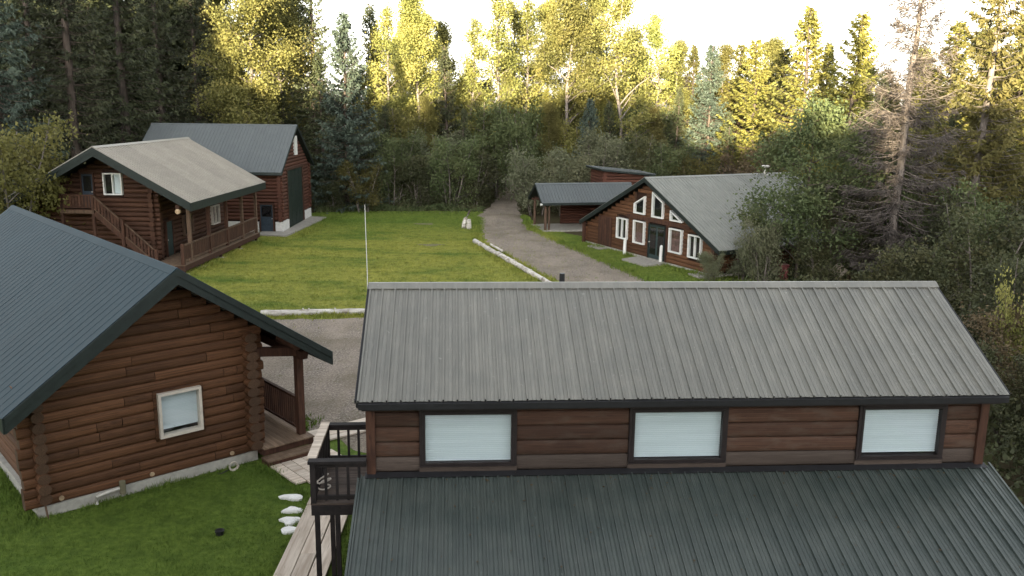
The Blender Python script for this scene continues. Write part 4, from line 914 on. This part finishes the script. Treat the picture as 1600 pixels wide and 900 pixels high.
def broadleaf(seed, h, r, mat, bark='bark_grey', start=.22, limbs=16, leaf=.20, nleaf=11000, stems=1, shape=1.0, updir=.9, spread=.30, topr=.25):
    rg = np.random.default_rng(seed); paths = []; tips = []
    for st in range(stems):
        az = rg.uniform(0, 2 * np.pi); bx = np.array([np.cos(az), np.sin(az)]) * (r * .18 if stems > 1 else 0); hh = h * (rg.uniform(.72, 1.0) if stems > 1 else 1)
        zs = np.linspace(0, hh * .93, 9); out = np.array([np.cos(az), np.sin(az)]) * (r * .55 if stems > 1 else 0)
        w = np.cumsum(rg.normal(size=(9, 2)) * h * .008, 0); tp = np.concatenate([bx + out * ((zs / hh) ** 1.3)[:, None] + w, zs[:, None]], 1)
        paths.append((tp, (.011 * h if stems == 1 else .008 * h + .01) * (1 - zs / hh * .88) + .008))
        nl = limbs if stems == 1 else max(5, limbs // 2)
        for k in range(nl):
            t = start + (1 - start) * (k + rg.random()) / nl * .97; z0 = t * hh * .93; c = np.array([np.interp(z0, zs, tp[:, j]) for j in range(3)])
            q = (t - start) / (1 - start); Rz = r * (np.sin(np.pi * min(1, q * .72 + .26)) ** .8) * (1 - q * (1 - topr)) * (1 if stems == 1 else .62) * shape * rg.uniform(.7, 1.1)
            a = rg.uniform(0, 2 * np.pi); hd = np.array([np.cos(a), np.sin(a), 0]); s = np.linspace(0, 1, 5); up = updir * rg.uniform(.5, 1.2)
            sp = c + hd * (s * Rz)[:, None] + np.array([0, 0, 1.]) * (Rz * up * (s - .25 * s ** 2))[:, None] + rg.normal(size=(5, 3)) * Rz * .035 * s[:, None]
            paths.append((sp, np.linspace(.0045 * h * (1 - q * .6) + .008, .007, 5)))
            for m_ in range(rg.integers(5, 9)):
                f = rg.uniform(.25, 1); p = np.array([np.interp(f, s, sp[:, j]) for j in range(3)]); d = nrm(hd * .6 + rg.normal(size=3) * .7 + np.array([0, 0, .35])); l2 = Rz * rg.uniform(.18, .42) + .15
                e = p + d * l2; paths.append((np.stack([p, (p + e) / 2 + rg.normal(size=3) * .04, e]), np.array([.012, .008, .004]) * (h / 12) ** .5))
                for g in rg.uniform(.3, 1.08, 3): tips.append(p + d * l2 * g)
        tips += [tp[-1] + rg.normal(size=3) * .2, tp[-2]]
    tips = np.array(tips); per = rg.gamma(.8, 1.0, len(tips)); idx = rg.choice(len(tips), nleaf, p=per / per.sum()); sig = spread * (1 + .5 * rg.random(len(tips)))
    P = tips[idx] + rg.normal(size=(nleaf, 3)) * sig[idx][:, None] * np.array([1, 1, .75]); P[:, 2] = np.maximum(P[:, 2], .08)
    D = nrm(rg.normal(size=(nleaf, 3)) + np.array([0, 0, -.25])); L = leaf * rg.uniform(.6, 1.3, nleaf)
    LV = kites(P, D, L, L * rg.uniform(.45, .75, nleaf), rg, .6)
    V, Q = tubes_np(paths, 4); return fast_mesh('trunk', V, Q, bark), fast_mesh('crown', LV.reshape(-1, 3), np.arange(nleaf * 4).reshape(-1, 4), mat)
def tree(name, meshes, x, y, label, cat='tree', group=None, s=1.0, sz=None, rz=None):
    o = thing(name, (x, y, 0), random.uniform(0, 360) if rz is None else rz, label, cat, group); o.scale = (s, s, sz or s)
    put('trunk', meshes[0], o); put('crown', meshes[1], o); return o
def recolor(meshes, mat, bark=None):
    c = meshes[1].copy(); c.materials[0] = MAT[mat]; t_ = meshes[0]
    if bark: t_ = t_.copy(); t_.materials[0] = MAT[bark]
    return (t_, c)
SPR = [conifer(1, 27, 4.3, 'needle_dark', dens=5.5, bl=.50, bw=.15), conifer(2, 25, 3.9, 'needle_dark', dens=5.5, bl=.5, bw=.15, droop=.5)]
SPRB = recolor(SPR[0], 'needle_blue'); 
MID = [conifer(3, 15, 3.9, 'needle_blue', dz=.34, nb=10, bl=.40, bw=.12, bare=.02, dens=7.5), conifer(4, 14, 2.6, 'needle_dark', dz=.40, bl=.38, bw=.12, dens=6)]
PIN = [conifer(5, 15, 3.4, 'needle_yellow', dz=.42, nb=10, droop=-.05, bl=.36, bw=.12, dens=9.5, bare=.10, power=.88), conifer(6, 15, 3.1, 'needle_yellow', dz=.44, nb=10, droop=.02, bl=.36, bw=.12, dens=9, bare=.10, thin=.05, power=.92)]
COT = [broadleaf(11, 23, 5.0, 'leaf_gold', leaf=.21, nleaf=44000, limbs=34, spread=.40, updir=.8), broadleaf(12, 22, 4.4, 'leaf_gold', leaf=.20, nleaf=40000, limbs=34, spread=.38, updir=1.0), broadleaf(13, 20, 3.6, 'leaf_olive', leaf=.20, nleaf=28000, limbs=28, spread=.38)]
SPA = [broadleaf(14, 22, 4.6, 'leaf_gold', leaf=.24, nleaf=10500, limbs=26, spread=.36, updir=1.1), broadleaf(15, 20, 3.0, 'leaf_gold', leaf=.22, nleaf=8000, limbs=26, spread=.32)]
ALD = [broadleaf(21, 5.6, 3.0, 'leaf_sage', leaf=.17, nleaf=9000, stems=5, limbs=12, spread=.26, start=.08, topr=.6), broadleaf(22, 5.0, 2.6, 'leaf_sage', leaf=.16, nleaf=8000, stems=6, limbs=12, spread=.24, start=.06, topr=.6), broadleaf(23, 6.4, 3.1, 'leaf_green', leaf=.17, nleaf=9500, stems=5, limbs=14, spread=.28, start=.06, topr=.55)]
ALO = [recolor(a, 'leaf_olive') for a in ALD]; ALK = [recolor(a, 'leaf_dark') for a in ALD]; ALR = [recolor(a, 'leaf_russet') for a in ALD]; ALG = recolor(ALD[1], 'leaf_gold')
BIGG = broadleaf(31, 9.4, 3.6, 'leaf_green', bark='bark_dark', leaf=.17, nleaf=17000, limbs=24, spread=.32, start=.10, topr=.55, updir=.5)
DEAD = [conifer(41, 18, 3.4, 'twig_grey', 'bark_grey', dz=.30, nb=8, bare=.10, droop=.35, bl=.60, bw=.04, dens=8, dead=True, limb=.022, lean=.03), conifer(42, 19, 3.2, 'leaf_olive', 'bark_grey', dz=.32, nb=8, bare=.18, droop=.2, bl=.42, bw=.11, dens=6.5, limb=.022, lean=.02)]
def gx(px, Y): return (px - 800) / 1370.8 * Y * 1.0
# --- left: dark spruces behind the lodge and the garage
G = 'dark spruces behind the lodge'
tree('spruce_tree', SPRB, gx(8, 57), 57, 'bluish dark spruce filling the left edge of the view behind the lodge', group=G, s=1.0)
tree('spruce_tree', SPR[0], gx(125, 61), 61, 'tall dark spruce with visible pale trunk right behind the lodge roof', group=G, s=1.02)
tree('spruce_tree', SPR[1], gx(205, 66), 66, 'tall spruce between the lodge ridge and the garage roof', group=G, s=1.05)
tree('spruce_tree', SPR[1], gx(262, 76), 76, 'dark spruce behind the far end of the garage roof', group=G, s=1.0)
tree('spruce_tree', SPR[0], gx(65, 70), 70, 'dark spruce in the second row above the lodge gable', group=G, s=1.0)
tree('spruce_tree', SPR[1], gx(318, 84), 84, 'dark spruce beside the golden cottonwood above the garage', group=G, s=.92)
tree('spruce_tree', SPR[1], gx(160, 82), 82, 'spruce deep behind the two lodge spruces', group=G, s=1.0)
tree('willow_bush', ALO[2], gx(-4, 44), 44, 'large olive willow bush beside the lodge at the left edge', 'bush', s=1.22, sz=1.35)
tree('willow_bush', ALO[0], gx(-40, 47), 47, 'olive willow bush cut by the left edge of the view', 'bush', s=1.25, sz=1.3)
# --- centre
tree('cottonwood_tree', COT[0], gx(392, 75), 75, 'broad golden cottonwood rising above the garage roof', s=1.0)
tree('cottonwood_tree', COT[2], gx(345, 88), 88, 'smaller yellow cottonwood behind the garage ridge', s=.95)
tree('spruce_tree', SPR[1], gx(492, 80), 80, 'dark spruce standing right of the golden cottonwood above the garage', s=.86)
tree('spruce_tree', MID[0], gx(540, 73), 73, 'blue green spruce at the lawn edge beside the garage', s=1.05)
tree('spruce_tree', MID[1], gx(505, 77), 77, 'short dark spruce tucked behind the garage corner', s=.95)
tree('pine_tree', PIN[1], gx(582, 95), 95, 'slim yellow pine behind the blue green spruce', s=1.12)
tree('spruce_tree', MID[1], gx(590, 104), 104, 'thin dark spire behind the slim yellow pine', s=1.42)
tree('cottonwood_tree', COT[1], gx(655, 86), 86, 'golden cottonwood in the middle of the treeline', s=.94)
tree('cottonwood_tree', SPA[1], gx(615, 88), 88, 'sparse yellow tree left of the middle golden cottonwood', s=.95)
tree('spruce_tree', MID[1], gx(697, 84), 84, 'dark spruce tip right of the middle golden cottonwood', s=1.0)
tree('birch_tree', SPA[1], gx(770, 84), 84, 'thin see through birch left of the road opening', s=1.02)
tree('birch_tree', SPA[1], gx(812, 88), 88, 'thin see through birch above the road opening', s=1.0)
tree('birch_tree', SPA[1], gx(735, 88), 88, 'thin see through birch left of the two over the road opening', s=.9)
tree('birch_tree', SPA[0], gx(795, 94), 94, 'wide thin birch behind the road opening', s=.95)
tree('pine_tree', PIN[0], gx(745, 92), 92, 'yellow green pine behind the thin birches', s=.72)
tree('cottonwood_tree', COT[1], gx(885, 84), 84, 'bright golden cottonwood above the open shelter', s=1.02)
tree('cottonwood_tree', SPA[0], gx(965, 82), 82, 'large sparse cottonwood with dark bare limbs behind the shed', s=.98)
tree('cottonwood_tree', SPA[0], gx(1010, 88), 88, 'sparse cottonwood behind the large sparse one', s=.86, rz=200)
tree('spruce_tree', MID[0], gx(918, 78), 78, 'grey green young spruce behind the sage bushes at the shelter', s=.62)
tree('pine_tree', PIN[0], gx(850, 84), 84, 'green yellow pine between road opening and bright cottonwood', s=.68)
tree('spruce_tree', DEAD[0], gx(1048, 92), 92, 'dead bare spire left of the grey green spruce behind the chalet', s=.86)
tree('spruce_tree', MID[0], gx(1100, 79), 79, 'grey green spruce behind the chalet ridge', s=.93)
tree('spruce_tree', MID[1], gx(1050, 80), 80, 'dark spruce between the sparse cottonwood and the chalet ridge', s=.75)
tree('pine_tree', PIN[0], gx(1072, 96), 96, 'yellow pine far behind the chalet ridge', s=1.0)
tree('pine_tree', PIN[0], gx(1168, 76), 76, 'yellow pine behind the chalet stove pipe', s=1.22, sz=0.95)
tree('pine_tree', PIN[1], gx(1140, 92), 92, 'yellow pine in the row behind the stove pipe pine', s=1.28, sz=1.00)
tree('pine_tree', PIN[0], gx(1243, 66), 66, 'bright pointed pine, left of the pair above the chalet', s=1.36, sz=1.06)
tree('pine_tree', PIN[1], gx(1312, 63), 63, 'bright pointed pine, right of the pair above the chalet', s=1.31, sz=1.02)
tree('pine_tree', PIN[0], gx(1275, 72), 72, 'shaded pine between the bright pair', s=.92)
tree('pine_tree', PIN[1], gx(1370, 80), 80, 'yellow pine between the bright pair and the dead spruce', s=1.05, sz=0.82)
tree('pine_tree', PIN[0], gx(1212, 80), 80, 'yellow pine left of the bright pair', s=1.18, sz=0.92)
# --- fuller crowns between the named ones
G = 'cottonwoods filling the treeline'
for (px, Y, M_, sc_, lab) in [(440, 79, COT[1], .97, 'golden cottonwood right behind the broad one above the garage'), (355, 96, COT[0], 1.0, 'golden cottonwood left of the broad one above the garage'), (470, 96, COT[2], 1.15, 'yellow olive cottonwood beside the dark spruce above the garage'),
    (628, 96, COT[1], .86, 'golden cottonwood behind the sparse yellow tree in the middle'), (690, 98, COT[2], .92, 'olive cottonwood right of the middle golden cottonwood'), (725, 92, COT[2], .66, 'small olive cottonwood left of the thin birches'), (790, 98, COT[2], .72, 'small olive cottonwood behind the thin birches'), (842, 94, COT[0], .90, 'golden cottonwood left of the bright one above the shelter'),
    (925, 92, COT[0], .95, 'golden cottonwood right of the bright one above the shelter'), (985, 98, COT[1], .82, 'golden cottonwood behind the large sparse cottonwood'), (1040, 90, COT[2], .80, 'olive cottonwood low behind the dead spire'), (1110, 94, COT[2], .80, 'olive cottonwood behind the grey green spruce'), (1195, 90, COT[0], .72, 'golden cottonwood low behind the yellow pines'),
    (1345, 74, COT[0], .58, 'golden cottonwood low beside the right pine of the pair'), (1425, 70, COT[1], .66, 'golden cottonwood behind the dead spruce'), (1500, 66, COT[0], .68, 'golden cottonwood behind the half bare spruce'), (1590, 64, COT[1], .78, 'golden cottonwood at the right edge')]:
    tree('cottonwood_tree', M_, gx(px, Y), Y, lab, 'tree', G, sc_)
G = 'understory trees behind the bushes'
for (px, Y, M_, sc_, lab) in [(600, 80, MID[1], .62, 'dark young spruce behind the rounded olive bush'), (668, 82, COT[2], .50, 'olive understory tree behind the far lawn edge'), (720, 80, MID[1], .60, 'dark young spruce left of the road opening'), (860, 80, COT[2], .48, 'olive understory tree behind the pale sage bush'), (950, 80, MID[1], .66, 'dark young spruce behind the shed roof'), (1020, 79, COT[2], .46, 'olive understory tree between shed and chalet'), (1130, 76, MID[1], .60, 'dark young spruce behind the middle of the chalet ridge'), (450, 78, MID[1], .70, 'dark young spruce behind the garage ridge'), (400, 76, MID[0], .72, 'blue green young spruce behind the garage ridge'), (350, 77, MID[1], .75, 'dark young spruce behind the far end of the garage ridge')]:
    tree('understory_tree', M_, gx(px, Y), Y, lab, 'tree', G, sc_)
# --- right
tree('maple_tree', BIGG, gx(1250, 44), 44, 'dense dark green tree covering the end of the chalet roof', s=1.02)
tree('maple_tree', BIGG, gx(1350, 48), 48, 'dense dark green tree standing behind the grey dead spruce', s=.92, rz=130)
tree('spruce_tree', DEAD[0], gx(1402, 42), 42, 'grey dead spruce with bare drooping branches right of the dark green tree', s=1.0, rz=0)
tree('spruce_tree', DEAD[1], gx(1516, 44), 44, 'half bare spruce with pale trunk and olive needles near the right edge', s=1.0, rz=0)
tree('pine_tree', PIN[1], gx(1460, 56), 56, 'yellow pine between the dead spruce and the half bare spruce', s=1.22, sz=0.95)
tree('pine_tree', PIN[0], gx(1570, 54), 54, 'yellow pine at the right edge behind the half bare spruce', s=1.28, sz=1.00)
tree('pine_tree', PIN[0], gx(1630, 46), 46, 'pine cut by the right edge of the view', s=1.22, sz=0.95)
tree('spruce_tree', MID[1], gx(1350, 58), 58, 'dark spruce behind the dead spruce', s=.80)
tree('spruce_tree', MID[1], gx(1480, 50), 50, 'dark spruce low behind the half bare spruce trunk', s=.66)
tree('spruce_tree', MID[1], gx(1555, 47), 47, 'dark spruce by the right edge below the yellow pine', s=.62)
# --- bushes along the treeline
G = 'bushes along the treeline'
for (px, Y, M_, s, sz, lab) in [
    (566, 71.5, ALO[0], .70, .78, 'rounded olive bush on the lawn edge under the blue green spruce'),
    (612, 75, ALD[2], .95, 1.1, 'taller green bush behind the rounded olive bush'),
    (655, 74.5, ALK[1], .95, 1.05, 'dark bush in the middle of the far lawn edge'),
    (703, 75, ALD[2], 1.0, 1.05, 'green bush at the far lawn edge near the road'),
    (735, 76, ALK[0], .85, .95, 'dark bush hanging over the road opening'),
    (680, 80, ALD[1], 1.25, 1.45, 'tall sage bush behind the far lawn edge'),
    (632, 82, ALO[2], 1.1, 1.4, 'tall olive bush behind the rounded bush'),
    (745, 84, ALD[2], 1.2, 1.5, 'tall green bush left of the road where it enters the forest'),
    (835, 71, ALD[0], 1.0, 1.02, 'pale sage bush right of the road opening'),
    (820, 80, ALD[2], 1.2, 1.5, 'tall green bush behind the pale sage bush'),
    (880, 71, ALD[1], .95, 1.15, 'pale sage bush behind the shelter ridge'),
    (930, 73, ALD[0], 1.05, 1.28, 'pale sage bush behind the shed roof'),
    (905, 82, ALO[0], 1.3, 1.5, 'tall olive bush in the second row above the shelter'),
    (985, 74, ALK[2], 1.0, 1.1, 'dark bush between the shed and the chalet ridge'),
    (1035, 72, ALD[2], .95, 1.0, 'green bush behind the chalet peak'),
    (1090, 71, ALO[0], .95, .98, 'olive bush behind the chalet ridge'),
    (1150, 72, ALR[1], 1.1, 1.25, 'russet bush behind the chalet stove pipe'),
    (1205, 66, ALR[0], 1.05, 1.2, 'russet bush behind the hidden end of the chalet'),
    (1175, 80, ALR[2], 1.2, 1.5, 'tall russet bush in the second row behind the chalet'),
    (775, 98, ALO[1], 1.1, 1.2, 'olive bush closing the far end of the road'),
    (1000, 82, ALD[2], 1.2, 1.5, 'tall green bush in the second row behind the shed'),
    (570, 84, ALK[2], 1.3, 1.4, 'dark tall bush behind the blue green spruce'),
    (520, 72, ALK[1], .55, .6, 'low dark bush at the garage corner'),
    (1118, 44.5, ALD[1], .30, .36, 'small sage bush at the near corner of the chalet'),
    (1165, 45, ALD[0], .36, .42, 'small sage bush against the chalet side wall'),
    (1200, 43.5, ALD[1], .50, .80, 'thin sage bush in front of the chalet roof end'),
    (1330, 45, ALK[2], .8, .95, 'dark bush under the dead spruce'),
    (1290, 42.5, ALK[0], .5, .5, 'low dark bush beside the lumber pile'),
    (1455, 43, ALD[2], .9, .95, 'green bush between the dead spruce and the half bare spruce'),
    (1530, 40, ALK[2], .85, .85, 'dark bush right of the dead spruce at the slope'),
    (1590, 36, ALD[2], .85, .9, 'green bush at the right edge below the half bare spruce')]:
    tree('bush', M_, gx(px, Y), Y, lab, 'bush', G, s, sz)
G = 'brush beside the front house'
for i, (x, y, M_, s, sz, lab) in enumerate([
    (15.5, 33, ALK[0], .75, .75, 'dark brush farthest back beyond the right roof end'), (18.4, 34, ALK[2], .85, .9, 'dark brush at the right edge behind the roof end'),
    (13.6, 27.5, ALK[1], .62, .55, 'dark brush just past the upper roof corner'), (16.2, 28, ALK[2], .72, .75, 'dark brush between the roof corner and the right edge'),
    (13.6, 22.5, ALK[0], .55, .5, 'low brush beside the right wall of the front house'), (15.2, 24.4, ALR[2], .62, .6, 'brownish brush beside the right wall of the front house'),
    (12.9, 19.4, ALK[1], .45, .42, 'low dark brush below the lean-to roof corner'), (14.2, 20.5, ALK[2], .5, .5, 'dark brush at the right edge beside the lean-to roof')]):
    tree('bush', M_, x, y, lab, 'bush', G, s, sz)
tree('bush', ALG, 15.3, 25.6, 'golden leaved bush at the right edge beside the front house', 'bush', None, .42, .95)
# --- stuff: undergrowth under the trees, the far wood, and an unseen wood shaped to shade the clearing
def scatter_leaves(name, n, mat, regions, hmax, leaf, label):
    P = []
    for (x0, x1, y0, y1, wgt) in regions:
        k = int(n * wgt); P.append(np.stack([rng.uniform(x0, x1, k), rng.uniform(y0, y1, k), rng.uniform(0.02, hmax, k) ** 1.3], 1))
    P = np.concatenate(P); keep = ~inside(gravel_poly, P[:, 0], P[:, 1])
    for r_ in RECTS: keep &= ~in_rect(P[:, 0], P[:, 1], *r_)
    keep &= ~(inside(lawn_poly, P[:, 0], P[:, 1]) & (rng.random(len(P)) < .97)); P = P[keep]
    cl = np.sin(P[:, 0] * 1.3 + np.sin(P[:, 1] * .9)) * np.sin(P[:, 1] * 1.1 + np.cos(P[:, 0] * .7)) * .5 + .5; P[:, 2] *= .25 + cl; m_ = len(P)
    L = leaf * rng.uniform(.5, 1.4, m_); LV = kites(P, nrm(rng.normal(size=(m_, 3)) + np.array([0, 0, .4])), L, L * .6, rng, .5)
    tag(put(name, fast_mesh(name, LV.reshape(-1, 3), np.arange(m_ * 4).reshape(-1, 4), mat)), label, 'undergrowth', kind='stuff')
scatter_leaves('undergrowth', 90000, 'leaf_dark', [(-24, 22, 71, 84, .45), (10.5, 22, 12, 48, .45), (11, 26, 44, 62, .10)], 1.1, .17, 'dark leafy undergrowth beneath the trees and beside the house')
scatter_leaves('undergrowth', 30000, 'leaf_green', [(-16, 0, 70.5, 74, .6), (10, 15, 40, 47, .4)], .55, .14, 'low green weeds along the edge of the far lawn')
def forest(name, spots, kinds, label):
    VV, QQ, off = [], [], 0; MI = []
    mats = []
    for (x, y, s, k) in spots:
        for me in kinds[k][1:]:
            n = len(me.vertices); co = np.empty(n * 3, np.float32); me.vertices.foreach_get('co', co); co = co.reshape(-1, 3); a = rng.uniform(0, 6.28)
            q = np.empty(len(me.loops), np.int32); me.loops.foreach_get('vertex_index', q); q = q.reshape(-1, 4)
            c_, s_ = math.cos(a), math.sin(a); w = np.stack([co[:, 0] * c_ - co[:, 1] * s_, co[:, 0] * s_ + co[:, 1] * c_, co[:, 2]], 1) * s + np.array([x, y, 0])
            nm = me.materials[0].name
            if nm not in mats: mats.append(nm)
            VV.append(w); QQ.append(q + off); MI.append(np.full(len(q), mats.index(nm))); off += n
    o = put(name, fast_mesh(name, np.concatenate(VV), np.concatenate(QQ), mats, np.concatenate(MI))); return tag(o, label, 'forest', kind='stuff')
LOW = [conifer(51, 22, 3.6, 'needle_dark', dz=1.0, nb=7, bl=1.3, bw=.55, dens=2.2), conifer(52, 14, 2.8, 'needle_dark', dz=.8, nb=7, bl=1.0, bw=.42, dens=2.6), broadleaf(53, 14, 3.6, 'leaf_olive', leaf=.55, nleaf=1500, limbs=16, spread=.7), conifer(54, 13, 2.6, 'needle_rust', dz=.8, nb=7, bl=1.0, bw=.42, dens=2.6)]
sp = []
for i in range(150):
    px = rng.uniform(-80, 1700) if i % 3 else rng.uniform(-80, 330); Y = rng.uniform(96, 128) if px > 330 else rng.uniform(86, 120); x = gx(px, Y)
    if abs(x + .8) < 2.2: continue
    sp.append((x, Y, rng.uniform(.72, .95) if px > 330 else rng.uniform(1.05, 1.3), int(rng.choice([1, 2, 2, 3])) if px > 330 else 0))
forest('forest', sp, LOW, 'far wood closing the view behind the separate trees')
sp = []
_sn = np.array([.98, -.20])
sg = lambda v: 1 / (1 + math.exp(-v))
for i in range(430):
    x = rng.uniform(-105, 45); y = rng.uniform(-52, -30); d = np.array([x, y]) @ _sn; xe = x + .204 * (-40 - y)
    hh = (16.5 + 4.5 * sg((-9 - xe) / .8) + 8.0 * sg((-47.5 - xe) / .9)) * rng.uniform(.93, 1.05)  # unseen blocker trees, heights stepped to set where the low sun gets through
    sp.append((x, y, hh / 22, 0))
forest('forest', sp, LOW, 'unseen wood behind the viewpoint, its height shaped to shade the clearing from the low sun')

# leaves and needles blown onto the lean-to roof of the front house
def litter():
    n = 260; a = R(3.9); u = rng.uniform(.1, 10.6, n); w = -rng.uniform(.03, 2.8, n) ** 1.0; k = rng.random(n) < .4; w[k] = -rng.uniform(.03, .35, k.sum())
    z = 2.80 + w * .343 + .034; P = np.stack([-2.39 + np.cos(a) * u - np.sin(a) * w, 13.85 + np.sin(a) * u + np.cos(a) * w, z], 1); D = nrm(np.stack([rng.normal(size=n), rng.normal(size=n), rng.normal(size=n) * .15], 1))
    L = rng.uniform(.03, .07, n); V = kites(P, D, L, L * .6, rng, 4.0)
    tag(put('fallen_leaves', fast_mesh('fallen_leaves', V.reshape(-1, 3), np.arange(n * 4).reshape(-1, 4), 'leaf_russet')), 'dry leaves scattered on the lean-to roof of the front house', 'leaves', kind='stuff')
litter()
